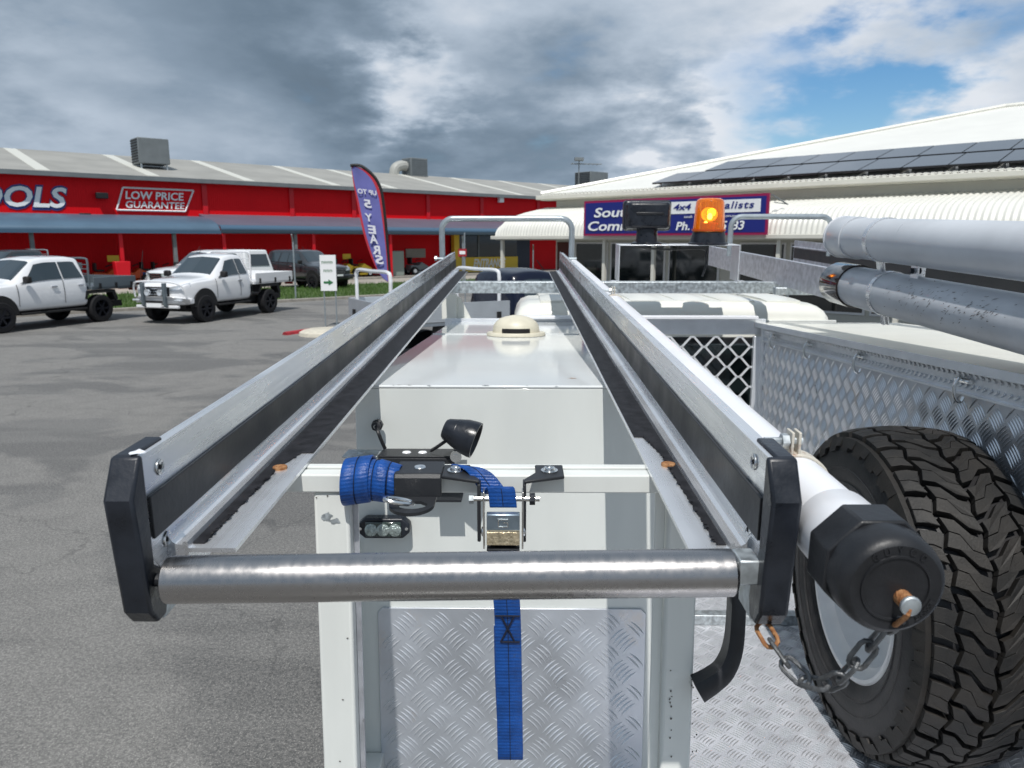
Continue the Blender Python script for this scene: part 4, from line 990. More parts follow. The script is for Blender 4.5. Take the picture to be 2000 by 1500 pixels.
for i in range(nc):
    for j in range(nr):
        cx = aR-.5*cw-i*cw; cz = zt_-.5*ch-j*ch; y = SC+.012
        # rounded diamond: short flat knuckles top and bottom
        T1, T2 = Vector((cx-.007, y, cz+ch/2)), Vector((cx+.007, y, cz+ch/2)); B1, B2 = Vector((cx-.007, y, cz-ch/2)), Vector((cx+.007, y, cz-ch/2))
        Lp, Rp = Vector((cx-cw/2+.006, y, cz)), Vector((cx+cw/2-.006, y, cz))
        strand(T1, T2); strand(T1, Lp); strand(T2, Rp); strand(Lp, B1); strand(Rp, B2); strand(Rp, Rp+Vector((.012, 0, 0)))
        if j == nr-1: strand(B1, B2)
z_ = build('expanded_mesh', ms, M['mesh'], tk, smooth=0)
# running gear under the tray
ch_ = MB()
for x in (.20, 1.05): ch_.box(x, x+.08, .35, 5.2, FLOOR-.33, FLOOR-.16)
for y in (.5, 1.3, 2.4, 3.2): ch_.box(-.30, 1.70, y, y+.06, FLOOR-.155, FLOOR-.055)
build('chassis', ch_, M['carblack'], tk, smooth=0)
for x, sg_ in ((-.08, -1), (1.42, 1)):
    wz = VF.loc(Vector((0, 1.75, .40))).z
    w_ = build('road_wheel', MB().lathe((x, 1.75, wz), (sg_, 0, 0), [(-.13, .20), (-.13, .36), (-.10, .40), (.10, .40), (.13, .36), (.13, .20), (.06, .19)], 36), M['tyreside'], tk)
    build('rim', MB().lathe((x, 1.75, wz), (sg_, 0, 0), [(.125, .205), (.11, .19), (.05, .17), (.05, .06), (.08, .05), (.08, 0)], 28), M['rim'], w_)
    build('mudguard', MB().tube([(x, 1.75+.46*math.cos(PI*k/10), wz+.46*math.sin(PI*k/10)) for k in range(11)], .02, 4), M['carblack'], w_)
# cab behind it
CH = VF.on(1300, 588, t=3.95).z; cab0, cab1 = VF.on(1003, 610, t=3.75).x, VF.on(1624, 610, t=3.75).x
cc = (cab0+cab1)/2; hw = (cab1-cab0)/2; CY = SC+.30
def cabsec(y, w, top, drop):
    pts = []
    for (u, v) in ((-1.0, -.10-drop), (-.985, -.055), (-.955, -.022), (-.90, -.006), (-.7, 0), (-.35, .006), (0, .008), (.35, .006), (.7, 0), (.90, -.006), (.955, -.022), (.985, -.055), (1.0, -.10-drop)):
        pts.append(Vector((cc+u*w, y, top+v)))
    return pts
secs = [cabsec(CY, hw*.985, CH-.060, .03), cabsec(CY+.03, hw, CH-.020, .02), cabsec(CY+.12, hw, CH, .0), cabsec(CY+.7, hw, CH+.022, 0), cabsec(CY+1.25, hw, CH-.0, 0), cabsec(CY+1.42, hw*.97, CH-.06, 0), cabsec(CY+1.50, hw*.9, CH-.14, 0)]
cr_ = MB(); n = len(secs[0])
for s_ in secs: cr_.v += s_
for i in range(len(secs)-1):
    for k in range(n-1): cr_.f.append((i*n+k, i*n+k+1, (i+1)*n+k+1, (i+1)*n+k))
cr_.f.append(tuple(range(n)))
crf = build('cab_roof', cr_, M['cream'], tk, smooth=50)
for i in range(6):
    a = cc+(-.72+i*.29)*hw
    rb_ = MB().sheet(lambda u, v: Vector((a+(u-.5)*.17, CY+.10+v*1.15, CH+.006+.012*math.sin(PI*u)*min(1, 8*v, 8*(1-v))+.022*math.sin(PI*v)**.7)), 6, 12, (0, 0, -.02))
    build('roof_rib', rb_, M['cream'], crf, smooth=60)
build('rain_gutter', MB().box(cab0-.012, cab1+.012, CY-.02, CY-.003, CH-.105, CH-.085), M['whitepost'], crf, bevel=.003)
cbk = build('cab_back', MB().box(cab0+.01, cab1-.01, CY+.01, CY+1.3, FLOOR-.2, CH-.09), M['cream'], tk, bevel=.03)
build('rear_window', MB().box(cab0+.22, cab1-.22, CY-.014, CY+.006, CH-.60, CH-.20), M['glassdark'], cbk, bevel=.02)
build('window_seal', MB().box(cab0+.19, cab1-.19, CY-.008, CY+.004, CH-.63, CH-.17), M['rubber'], cbk, bevel=.02)
build('seat_back', MB().box(cc-.55, cc-.12, CY+.2, CY+.3, CH-.65, CH-.3), M['black'], cbk, bevel=.04)

# ---- tool box on the right with chequer side
LID = VF.on(1500, 620, a=TX1).z
LID = (LID + VF.on(1995, 752, a=TX1).z)/2
tb = thing('side_tool_box', 'silver chequer plate tool box with cream lid along the right of the tray', 'tool box', VF, (1.38, 1.9, FLOOR))
wl = build('side_wall', MB().box(TX1, TX1+.004, .35, SC-.004, FLOOR+.002, LID-.05), M['checker'], tb, smooth=0)
z_ = build('tread_bars', tread((TX1, .36, FLOOR+.01), (0, 1, 0), (0, 0, 1), SC-.38, LID-.07-FLOOR, pitch=.066, L_=.042, hgt=.0016).__class__(), None, wl) if False else None
tm_ = tread((TX1, SC-.01, FLOOR+.01), (0, -1, 0), (0, 0, 1), SC-.38, LID-.09-FLOOR, pitch=.070, L_=.044, hgt=.0023, w_=.0046, gap=.0092)
z_ = build('tread_bars', tm_, M['checkerbar'], wl, smooth=0); z_['kind'] = 'stuff'
lidm = build('lid', MB().box(TX1-.028, 1.72, .35, SC+.02, LID-.012, LID), M['cream'], tb, bevel=.004)

build('lid_edge', MB().box(TX1-.034, TX1-.028, .35, SC+.02, LID-.020, LID+.002), M['alub'], lidm, bevel=.001)
build('channel', MB().box(TX1-.004, TX1-.001, .36, SC-.01, LID-.075, LID-.016).box(TX1-.016, TX1-.004, .36, SC-.01, LID-.079, LID-.074), M['alub'], tb, smooth=0)
dm = MB(); y = .5
while y < SC-.03:
    dm.obox((TX1-.007, y, LID-.030), (1, 0, 0), (0, 1, .6), (0, -.6, 1), .005, .016, .006); dm.obox((TX1-.007, y+.012, LID-.058), (1, 0, 0), (0, 1, -.6), (0, .6, 1), .005, .016, .006); y += .024
z_ = build('channel_dimples', dm, M['checkerbar'], tb, smooth=0); z_['kind'] = 'stuff'
build('end_post', MB().box(TX1-.010, TX1+.02, SC-.03, SC-.006, FLOOR+.003, LID-.014), M['alub'], tb, bevel=.002)
build('rear_end', MB().box(TX1+.006, 1.72, .352, .356, FLOOR+.002, LID-.014), M['checker'], tb, smooth=0)
build('outer_wall', MB().box(1.716, 1.72, .36, SC, FLOOR+.002, LID-.014), M['checker'], tb, smooth=0)
for px, py in ((1515, 640), (1584, 652), (1683, 678), (1884, 735)):
    q = VF.on(px, py, a=TX1-.012)
    hk = MB().tube(crom([(TX1-.004, q.y+.01, LID-.045), (TX1-.022, q.y, LID-.036), (TX1-.034, q.y, LID-.055), (TX1-.032, q.y, LID-.085), (TX1-.018, q.y, LID-.098), (TX1-.010, q.y, LID-.085)], 5), .0042, 8)
    hk.cyl((TX1-.015, q.y-.03, LID-.045), (TX1-.015, q.y+.03, LID-.045), .0055, n=8)
    build('lashing_hook', hk, M['rivet'], tb)

# ---- white canopy box, centre left
bx = thing('canopy_box', 'glossy off-white steel canopy box with roof vent under the ladder rack', 'canopy box', VF, (0, SF+.9, BH-1.2))
HB = 1.3
build('lid', MB().box(BA0-.001, BA1+.001, SF-.001, SB, BH-.006, BH), M['whiteroof'], bx, bevel=.004, seg=3)
build('body', MB().box(BA0, BA1, SF, SB-.004, BH-HB, BH-.0063), M['white'], bx, bevel=.0008)
q = VF.on(1008, 655, h=BH)
# second step of the lid, to the right of the vent
build('lid_strip', MB().box(BA0, BA1, q.y+.05, q.y+.062, BH+.0005, BH+.003), M['whiteroof'], bx, smooth=0)
# scraped paint on the lid and post
def blotch(fr, c, ux, uy, w, h_, seed, n=14):
    r = random.Random(seed); c = Vector(c); mbx = MB(); vs = []
    ux = Vector(ux); uy = Vector(uy); nz = ux.cross(uy)*.0006
    for k in range(n):
        q_ = 2*PI*k/n; rr = r.uniform(.45, 1.05); vs.append(c+ux*(w*rr*math.cos(q_))+uy*(h_*rr*math.sin(q_))+nz)
    return mbx.add(vs, [tuple(range(n))])
q = VF.on(1118, 739, h=BH); build('paint_chip', blotch(VF, q, RGT, FWD, .012, .004, 3), M['rust'], bx, smooth=0)
rr_ = random.Random(11)
for i in range(9):
    build('paint_chip', blotch(VF, (rr_.uniform(-.25, .15), SF-.0042+rr_.uniform(.001, .006), BH+.0004), RGT, FWD, rr_.uniform(.002, .006), .0016, 20+i), M['mark'], bx, smooth=0)
# rooftop vent
q = VF.on(1008, 655, h=BH); r0 = .104
vt = MB().lathe((q.x, q.y, BH), UPP, [(0.001, r0), (.007, r0), (.012, r0*.97), (.0125, r0*.80), (.020, r0*.79), (.034, r0*.77), (.048, r0*.69), (.060, r0*.55), (.067, r0*.36), (.071, r0*.15), (.072, 0)], 48)
v_ = build('roof_vent', vt, M['vent'], bx, smooth=50)
sl_ = MB()
for k in range(10):
    q0_, q1_ = [-PI/2 + (-.62+1.24*(k+j)/10) for j in (0, 1)]
    R_ = r0*.805
    sl_.add([(q.x+R_*math.cos(q0_), q.y+R_*math.sin(q0_), BH+.013), (q.x+R_*math.cos(q1_), q.y+R_*math.sin(q1_), BH+.013), (q.x+R_*.985*math.cos(q1_), q.y+R_*.985*math.sin(q1_), BH+.028), (q.x+R_*.985*math.cos(q0_), q.y+R_*.985*math.sin(q0_), BH+.028)], [(0, 1, 2, 3)])
build('vent_slot', sl_, M['black'], v_)
# rear door recess: inset chequer panel, hinge, chain
def fc(px, py, off=0): return VF.on(px, py, s=SF-off)
pT = fc(745, 1180).z; pL = fc(742, 1250).x; pR = fc(1258, 1250).x; pB = pT-.62
dr = build('door', MB().box(fc(700, 1000).x, fc(1283, 1000).x, SF-.012, SF-.0005, pB-.06, fc(1000, 935).z), M['white'], bx, bevel=.004)
cp = build('chequer_panel', MB().prism([(pL+.01, pT), (pR-.01, pT), (pR, pT-.01), (pR, pB), (pL, pB), (pL, pT-.01)], 's', SF-.0165, SF-.0125), M['checker'], bx, bevel=.001)
z_ = build('tread_bars', tread((pL+.002, SF-.0165, pB+.002), RGT, UPP, pR-pL-.004, pT-pB-.004, pitch=.0665, L_=.0385, w_=.0040, gap=.0090, hgt=.0022, u0=.018, v0=.02), M['checkerbar'], cp, smooth=0); z_['kind'] = 'stuff'
hx0, hx1 = fc(1287, 1100).x, fc(1303, 1100).x
hg = build('piano_hinge', MB().box(hx0-.003, hx1+.003, SF-.006, SF-.0005, pB, fc(1290, 970).z), M['galv'], bx, smooth=0)
y = fc(1295, 985).z; i = 0
kn = MB(); 
while y > pB: kn.cyl(((hx0+hx1)/2, SF-.010, y), ((hx0+hx1)/2, SF-.010, y-.019), .0072, n=10); y -= .026
build('knuckles', kn, M['galv'], bx)
for py in (999, 1212, 1315, 1417):
    q = fc(1296, py, .012); build('rivet', MB().lathe((q.x, q.y-.007, q.z), (0, 1, 0), [(0, 0), (.001, .004), (.004, .0062), (.012, .0062)], 12), M['rivet'], bx)
build('door_seal', MB().box(hx1+.003, hx1+.022, SF-.030, SF-.0005, pB-.05, fc(1290, 965).z), M['whitepost'], bx, bevel=.002)
ls = MB()
for k in range(3):
    q = fc(1300, 1180+k*11, .02); ls.ring((q.x, q.y, q.z), (1, 0, 0) if k % 2 else (0, 1, 0), .006, .0014, 12, 6, (1, 1.5))
build('keeper_chain', ls, M['rivet'], bx)
# left return beside the post
ql = fc(690, 1100); build('corner_return', MB().box(BA0, ql.x-.002, SF-.075, SF-.001, pB-.05, BH-.30), M['whitepost'], bx, bevel=.003)
q = fc(700, 1460); build('lower_shelf', MB().box(ql.x+.004, ql.x+.055, SF-.10, SF-.0125, q.z-.25, q.z), M['white'], bx, bevel=.004)
# rear posts and cross bar
BAR = RF.on(800, 963, t=.935); BARH0 = BAR.z; BARS = BAR.y; BARH1 = RF.on(800, 925, t=.935).z
PT = .943
def post(px0, px1, name='post'):
    a = VF.on(px0, 1000, t=PT); b = VF.on(px1, 1000, t=PT); zt = VF.on(px0, 966, t=PT).z
    p = build(name, MB().box(a.x, b.x, a.y, a.y+.05, zt-1.1, zt+.004), M['whitepost'], bx, bevel=.004, seg=3)
    return p, a, b, zt
p1, a_, b_, zt = post(613, 682)
build('post_flange', MB().box(b_.x+.0005, b_.x+.007, a_.y+.02, a_.y+.024, zt-1.1, zt), M['alu_matt'], p1, smooth=0)
for i, (px, py, w, h_) in enumerate(((640, 1007, .009, .006), (655, 1017, .010, .0045), (633, 1010, .004, .004))):
    q = VF.on(px, py, s=a_.y-.0004); build('bare_patch', blotch(VF, q, RGT, UPP, w, h_, 30+i), M['galv'], p1, smooth=0)
for i, (px, py) in enumerate(((679, 1246), (670, 1366), (664, 1486), (640, 968), (618, 972))):
    q = VF.on(px, py, s=a_.y-.0004); build('paint_chip', blotch(VF, q, RGT, UPP, .0017, .0012, 40+i, 7), M['mark'], p1, smooth=0)
p2, a2_, b2_, zt2 = post(1305, 1366)
build('post_flange', MB().box(a2_.x-.014, a2_.x-.001, a2_.y+.012, a2_.y+.016, zt2-1.1, zt2), M['whitepost'], p2, bevel=.001)
rr_ = random.Random(4)
for i in range(22):
    px = rr_.choice((1309, 1311, 1352, 1358, 1362)); py = rr_.uniform(1300, 1498)
    q = VF.on(px+rr_.uniform(-2, 2), py, s=a2_.y-.0004); build('paint_chip', blotch(VF, q, RGT, UPP, rr_.uniform(.0008, .002), rr_.uniform(.001, .0022), 60+i, 7), M['mark'], p2, smooth=0)
build('bottom_rail', MB().box(a_.x, b2_.x, a_.y+.052, a_.y+.10, zt-1.1, zt-1.05).box(a_.x, a_.x+.05, a_.y+.102, SF-.02, zt-1.1, zt-1.05).box(b2_.x-.05, b2_.x, a_.y+.102, SF-.02, zt-1.1, zt-1.05), M['whitepost'], bx, bevel=.003)
# grab handle on the right post
hp = [(1366, 1100), (1410, 1080), (1436, 1105), (1438, 1180), (1432, 1260), (1415, 1305), (1390, 1328), (1362, 1345)]
hq = crom([VF.on(*p_, t=PT+.02) for p_ in hp], 5)
hnd = MB()
for i in range(len(hq)-1):
    pass
n_ = len(hq); vs = []; fs = []
for i, p_ in enumerate(hq):
    tn = (hq[min(i+1, n_-1)]-hq[max(i-1, 0)]).normalized(); sd_ = tn.cross(Vector((0, 1, 0))).normalized(); w = .0085+.006*(i/n_)**3
    for (u, v) in ((-1, -1), (-.6, -1.25), (.6, -1.25), (1, -1), (1, 1), (-1, 1)): vs.append(p_+sd_*w*u+Vector((0, 1, 0))*(.012*v))
for i in range(n_-1):
    for k in range(6): fs.append((i*6+k, i*6+(k+1) % 6, (i+1)*6+(k+1) % 6, (i+1)*6+k))
fs += [tuple(range(6)), tuple((n_-1)*6+k for k in range(6))]
hnd.add(vs, fs); build('grab_handle', hnd, M['rubber'], bx, smooth=50)
# upright with gusset at the far end that carries the rack beam
q0_ = VF.on(868, 622, s=SB-.02); q1_ = VF.on(893, 622, s=SB-.02); zt3 = VF.on(868, 574, s=SB-.02).z
g_ = build('front_upright', MB().box(q0_.x-.01, q1_.x, SB-.05, SB-.001, BH+.001, zt3), M['cream'], bx, bevel=.003)
gx = VF.on(921, 620, s=SB-.02).x
build('gusset', MB().prism([(q1_.x+.001, BH+.001), (gx, BH+.001), (q1_.x+.02, zt3-.02), (q1_.x+.001, zt3-.01)], 's', SB-.03, SB-.022), M['cream'], g_, smooth=0)

# ================================================================== LADDER RACK (middle)
RT = RF.on(272, 893, t=.662).z                 # top of the side plates
PLX = RF.on(272, 893, t=.662).x                # left plate
PRX = RF.on(1500, 886, t=.662).x               # right plate
S0 = RF.on(272, 893, t=.662).y
FLH = RF.on(461, 1072, t=.716).z; FLS = RF.on(461, 1072, t=.716).y
FLA = RF.on(461, 1070, t=.716).x; FRA = RF.on(1344, 1058, t=.716).x
ST0 = RF.on(293, 975, t=.668).z; ST1 = RF.on(302, 1058, t=.678).z
SE_ = 4.72*.833/.975
lr = thing('ladder_rack', 'silver ladder rack with two long rails, black end caps and steel roller', 'ladder rack', RF, (-.055, S0+1.6, FLH-.05))
def rail(PX, FA, sg_, seed):
    """sg_ = +1 for the left rail (flange reaches to the right)"""
    th = .0045; r = random.Random(seed)
    X = lambda d: PX+sg_*d
    W_ = abs(FA-PX)
    # the extrusion profile (a,h): outer wall, top, inner wall, cove, ridge, flange
    prof_ = [(-th, RT), (0, RT), (0, FLH+.020), (.0015, FLH+.014), (.005, FLH+.0075), (.009, FLH+.005), (.0145, FLH+.0046), (.0150, FLH+.0075), (.0195, FLH+.0075), (.0200, FLH+.0012), (W_, FLH+.0012), (W_, FLH-.0030), (.02, FLH-.0032), (.012, FLH-.035), (-th, FLH-.035)]
    mb = MB(); n = len(prof_)
    ys = [FLS-.001, FLS+.06, 1.2, 2.0, 3.0, SE_]
    for y in ys:
        for j, (d, h_) in enumerate(prof_):
            mb.v.append(Vector((X(d), y, h_)))
    for i in range(len(ys)-1):
        for k in range(n): mb.f.append((i*n+k, i*n+(k+1) % n, (i+1)*n+(k+1) % n, (i+1)*n+k))
    mb.f.append(tuple(range(n))); mb.f.append(tuple((len(ys)-1)*n+k for k in range(n-1, -1, -1)))
    mb.prism([(S0, RT), (FLS-.0012, RT), (FLS-.0012, FLH-.035), (S0+.035, FLH-.035), (S0+.006, FLH-.012), (S0, FLH+.01)], 'a', X(0), X(-th))
    ra = build('side_rail', mb, M['alu'], lr, smooth=22)
    # rubber rub strip on the inner wall
    st_ = MB().box(X(.0008), X(.0040), S0+.004, SE_-.01, ST1, ST0); build('rub_strip', st_, M['stripe'], ra, bevel=.0008)
    # grip tape on the flange, torn away near the end
    y_t0, y_t1 = FLS+.008, (RF.on(594, 887, h=FLH).y if sg_ > 0 else RF.on(1250, 856, h=FLH).y)
    tz = FLH+.0014; w0, w1 = .0206, W_-.002
    outer = []; y = y_t0; f0 = .20 if sg_ > 0 else .19
    while y < y_t1:
        k = (y-y_t0)/(y_t1-y_t0)
        f = .26+.12*k if k < .72 else (.28+.35*(k-.72)/.28)
        outer.append((w0+(w1-w0)*(f+r.uniform(-.025, .025)), y)); y += r.uniform(.0015, .004)
    outer.append((w1, y_t1)); outer.append((w1, SE_-.02))
    tp = MB(); m_ = len(outer)
    for d, y in outer: tp.v += [Vector((X(w0), y, tz)), Vector((X(d), y, tz)), Vector((X(w0), y, tz+.0013)), Vector((X(d), y, tz+.0013))]
    for i in range(m_-1):
        a = 4*i; b = a+4; tp.f += [(a+2, a+3, b+3, b+2), (a, b, b+1, a+1), (a+1, b+1, b+3, a+3), (a, a+2, b+2, b)]
    tp.f.append((0, 1, 3, 2))
    build('grip_tape', tp, M['tape'], ra, smooth=0)
    # tatters of torn tape
    tt = MB()
    for i in range(46):
        d, y = outer[r.randrange(0, m_-2)]
        s_ = r.uniform(.0015, .0045); an = r.uniform(0, PI); v_ = [Vector((X(d+s_*math.cos(an+q_)*r.uniform(.4, 1)), y+s_*math.sin(an+q_)*r.uniform(.5, 1.4), tz+.0014+r.uniform(0, .0022))) for q_ in (0, 1.6, 3.1, 4.7)]
        tt.add(v_, [(0, 1, 2, 3)])
    z_ = build('tape_tatters', tt, M['tape'], ra, smooth=0); z_['kind'] = 'stuff'
    # rusty bolt over the cross bar
    q = RF.on(547, 914, h=FLH+.002) if sg_ > 0 else RF.on(1305, 908, h=FLH+.002)
    build('rusty_bolt', MB().lathe((q.x, q.y, FLH+.0029), UPP, [(-.002, .0088), (0, .0088), (.0012, .0086), (.0016, .007), (.0016, 0)], 20), M['rust'], ra)
    # flush screws in the plate
    for (px, py) in (((312, 912), (327, 1052)) if sg_ > 0 else ((1472, 902), (1461, 1034))):
        q = RF.on(px, py, a=X(.0008))
        sc_ = MB().lathe((X(.0005), q.y, q.z), (sg_, 0, 0), [(0, .0078), (.0012, .0074), (.0016, .0060), (.0006, .0040), (.0004, 0)], 18); s_ = build('screw', sc_, M['rivet'], ra)
        build('screw_socket', MB().cyl((X(.0010), q.y, q.z), (X(.0018), q.y, q.z), .0024, n=6), M['black'], s_)
    # black end cap
    c0_, c1_ = X(.0045), X(-.0215)
    ys_, hs_ = S0-.028, [RF.on(200, 903, a=X(-.02)).z]
    tpz = RT+.000; poly = [(S0-.002, RT+.003), (S0-.008, RT+.003), (S0-.028, RT-.030), (S0-.018, RT-.140), (S0-.006, RT-.156), (S0+.010, RT-.156), (S0+.016, RT-.138), (S0+.012, RT-.11), (S0-.002, RT-.10)]
    cpx = build('end_cap', MB().prism(poly, 'a', c0_, c1_), M['plastic'], ra, bevel=.0030, seg=3)
    build('cap_sleeve', MB().box(X(-.0050), X(-.0213), S0-.003, S0+.055, RT-.11, RT+.0025), M['plastic'], cpx, bevel=.002)
    build('rail_box', MB().box(X(-.0046), X(-.019), S0+.056, SE_, RT-.100, RT-.004), M['alu'], ra, bevel=.002)
    # axle lug below
    build('axle_lug', MB().prism([(S0+.015, RT-.125), (S0+.05, RT-.125), (S0+.045, RT-.158), (S0+.005, RT-.158)], 'a', X(.0), X(.004)), M['galv'], ra, bevel=.001)
rail(PLX, FLA, 1, 5); rail(PRX, FRA, -1, 9)
build('torn_tape_flap', blotch(RF, RF.on(268, 884, h=RT+.0045), RGT, FWD, .0085, .010, 77, 10), M['pvc'], lr, smooth=0)
# roller
RR = .0214; rc0 = RF.on(329, 1132, t=.685); rc1 = RF.on(1434, 1118, t=.685)
rl = MB(); ax = (rc1-rc0).normalized(); Lr = (rc1-rc0).length
rl.lathe(rc0, ax, [(.0, RR-.004), (0, RR-.001), (.001, RR), (Lr-.003, RR), (Lr, RR-.003), (Lr, 0)], 64)
ro = build('roller', rl, M['steel'], lr, smooth=30)
build('axle', MB().cyl(rc0-ax*.012, rc0+ax*.01, .006, n=12).cyl(rc1-ax*.005, rc1+ax*.028, .008, n=12), M['satin'], lr)
build('axle_bracket', MB().box(rc1.x+.001, rc1.x+.020, rc1.y-.010, rc1.y+.018, rc1.z-.008, rc1.z+.016), M['galv'], lr, bevel=.002)
# cross bar under the rails
cb = build('cross_bar', MB().box(RF.on(578, 940, t=.935).x-.02, PRX+.01, BARS, BARS+.022, BARH0, BARH1), M['whitepost'], lr, bevel=.002)
build('rear_bar', MB().box(RF.on(578, 940, t=.935).x-.01, PRX, BARS+.027, BARS+.040, BARH0+.004, BARH1+.001), M['whitepost'], lr, bevel=.0015)
# galvanised beam over the cab and hoop guards
bq = RF.on(900, 561, t=3.45); B0_ = RF.on(1640, 561, t=3.45); bh0, bh1 = RF.on(1200, 573, t=3.45).z, RF.on(1200, 550, t=3.45).z
gbm = build('galvanised_beam', MB().box(PLX-.06, B0_.x, bq.y, bq.y+.05, bh0, bh1), M['galv'], lr, bevel=.003)
def hoop(px0, px1, ptop, t_, pbot=520):
    a = RF.on(px0, 500, t=t_); b = RF.on(px1, 500, t=t_); z1 = RF.on(px0, ptop, t=t_).z; z0 = RF.on(px0, pbot, t=t_).z; y = a.y; R = .055
    pts = [(a.x, y, z0), (a.x, y, z1-R)]
    for k in range(1, 7): q_ = PI/2*k/6; pts.append((a.x+R*(1-math.cos(q_)), y, z1-R+R*math.sin(q_)))
    for k in range(0, 7): q_ = PI/2*k/6; pts.append((b.x-R*(1-math.sin(q_)), y, z1-R+R*math.cos(q_)))
    pts += [(b.x, y, z0)]
    return MB().tube(pts, .0145, 12)
build('front_hoop', hoop(864, 1116, 427, 3.84), M['galv_pipe'], lr)
for px in (865, 1114):
    q = RF.on(px, 505, t=3.82); build('hoop_bolt', MB().cyl((q.x-.035, q.y-.01, q.z), (q.x+.03, q.y-.01, q.z), .007, n=8).cyl((q.x-.04, q.y-.01, q.z), (q.x-.028, q.y-.01, q.z), .013, n=6), M['galv_pipe'], lr)
# second pair of rails on the right
rr2 = thing('right_rack', 'right hand pair of silver rack rails with black rub strip', 'ladder rack', RF, (1.42, 3, FLH-.05))
RI, RO = 1.166, 1.683; e5 = 5.5*.833/.975
for X0, sg_ in ((RI, 1), (RO, -1)):
    e = build('side_rail', MB().box(X0-.002 if sg_ > 0 else X0-.003, X0+.003, .9, e5, FLH-.012, RT+(.0 if sg_ > 0 else .035)).box(X0, X0+sg_*.022, .9, e5, RT-.003, RT) .box(X0, X0+sg_*.06, .9, e5, FLH-.003, FLH), M['alu_matt'] if sg_ > 0 else M['alu_matt'], rr2, bevel=.001)
    if sg_ < 0: build('rub_strip', MB().box(X0-.008, X0-.0032, .9, e5-.02, ST1+.01, ST0+.028), M['stripe'], e, smooth=0)
build('front_hoop', hoop(1424, 1618, 423, 4.07, 500), M['galv_pipe'], rr2)
build('cross_bar', MB().box(RI-.05, RO+.03, 3.3, 3.34, FLH-.045, FLH-.013), M['galv'], rr2, bevel=.003)

# ================================================================== TUBES
def tubeobj(name, label, mt, a, h_, r, s0, s1, endmat=None, ring_=None):
    t = thing(name, label, 'pipe', RF, (a, (s0+s1)/2, h_-r))
    b = MB().lathe((a, s0, h_), FWD, [(0, 0), (0, r-.003), (.001, r), (s1-s0-.003, r), (s1-s0, r-.003), (s1-s0, 0)], 64)
    build('barrel', b, mt, t, smooth=40)
    return t
TA = 1.10; e1 = RF.on(1650, 470, a=TA).y; h1 = -(.088)*.975; h2 = -(.246)*.975; TR = .064
t1 = tubeobj('storage_tube', 'upper grey plastic storage tube with end cap and steel band, right side', M['pvcgrey'], TA, h1, TR, .75, e1-.0)
build('end_cap', MB().lathe((TA, e1-.11, h1), FWD, [(0, TR+.0005), (0, TR+.0040), (.115, TR+.0040), (.125, TR+.001), (.128, TR-.02), (.128, 0)], 64), M['pvcgrey'], t1, smooth=40)
build('cap_lip', MB().lathe((TA, e1+.004, h1), FWD, [(0, TR+.004), (0, TR+.0062), (.008, TR+.0062), (.008, TR+.003)], 64), M['pvc'], t1)
def band(parent, y, a, h_, r, w=.018, tab=True):
    b = MB().lathe((a, y, h_), FWD, [(0, r+.0005), (0, r+.003), (w, r+.003), (w, r+.0005)], 64)
    if tab: b.obox((a-r*.2, y+w/2, h_-r-.012), (1, 0, .2), (0, 1, 0), (-.2, 0, 1), .004, w, .03).obox((a-r*.2+.012, y+w/2, h_-r-.012), (1, 0, .2), (0, 1, 0), (-.2, 0, 1), .004, w, .03)
    return build('steel_band', b, M['alu'], parent, smooth=40)
band(t1, e1-.30, TA, h1, TR, .022)
t2 = tubeobj('storage_tube', 'lower grey plastic tube with black end sleeve and dark scuff marks', M['pvcdirty'], TA, h2, TR, .75, e1-.06)
build('black_sleeve', MB().lathe((TA, e1-.13, h2), FWD, [(0, TR+.0005), (0, TR+.006), (.14, TR+.006), (.15, TR+.002), (.15, 0)], 64), M['darkgloss'], t2, smooth=40)
band(t2, e1-.36, TA, h2, TR, .020)
rs = random.Random(21)
sm = MB()
for i in range(150):
    px = rs.gauss(1870, 52); py = rs.gauss(600, 22)+(px-1870)*.12
    if i < 40: px = rs.gauss(1775, 25); py = rs.gauss(570, 14)
    tgt = pray(px, py)
    # hit the tube surface: solve in the cross-section
    ro_ = RF.loc(CAM); rd = Vector((tgt.dot(RF.A), tgt.dot(RF.S), tgt.dot(RF.Hh)))
    A_ = rd.x**2+rd.z**2; B_ = 2*((ro_.x-TA)*rd.x+(ro_.z-h2)*rd.z); C_ = (ro_.x-TA)**2+(ro_.z-h2)**2-(TR+.0006)**2
    D_ = B_*B_-4*A_*C_
    if D_ < 0: continue
    tt_ = (-B_-math.sqrt(D_))/(2*A_); p = ro_+rd*tt_; nrm = Vector((p.x-TA, 0, p.z-h2)).normalized(); tg = FWD; tb_ = nrm.cross(tg)
    an = rs.gauss(.5, .35); d1 = tg*math.cos(an)+tb_*math.sin(an); d2 = nrm.cross(d1); l_ = rs.uniform(.002, .009); w = rs.uniform(.0004, .0012)
    sm.add([p-d1*l_-d2*w*.2, p-d2*w, p+d1*l_, p+d2*w], [(0, 1, 2, 3)])
z_ = build('scuff_marks', sm, M['mark'], t2, smooth=0); z_['kind'] = 'stuff'
jb = MB(); qy = RF.on(1800, 530, a=TA).y
jb.box(TA-.02, TA-.016, qy-.02, qy+.02, h2+TR-.01, h1-TR+.01).box(TA-.016, TA+.02, qy+.016, qy+.02, h2+TR-.003, h1-TR+.003)
tbk = build('joining_bracket', jb, M['alu'], t1, bevel=.001)
q = RF.on(1776, 529, a=TA-.03); build('bracket_bolt', MB().cyl((q.x, q.y, q.z), (q.x+.03, q.y, q.z), .009, n=6), M['plastic'], t1)

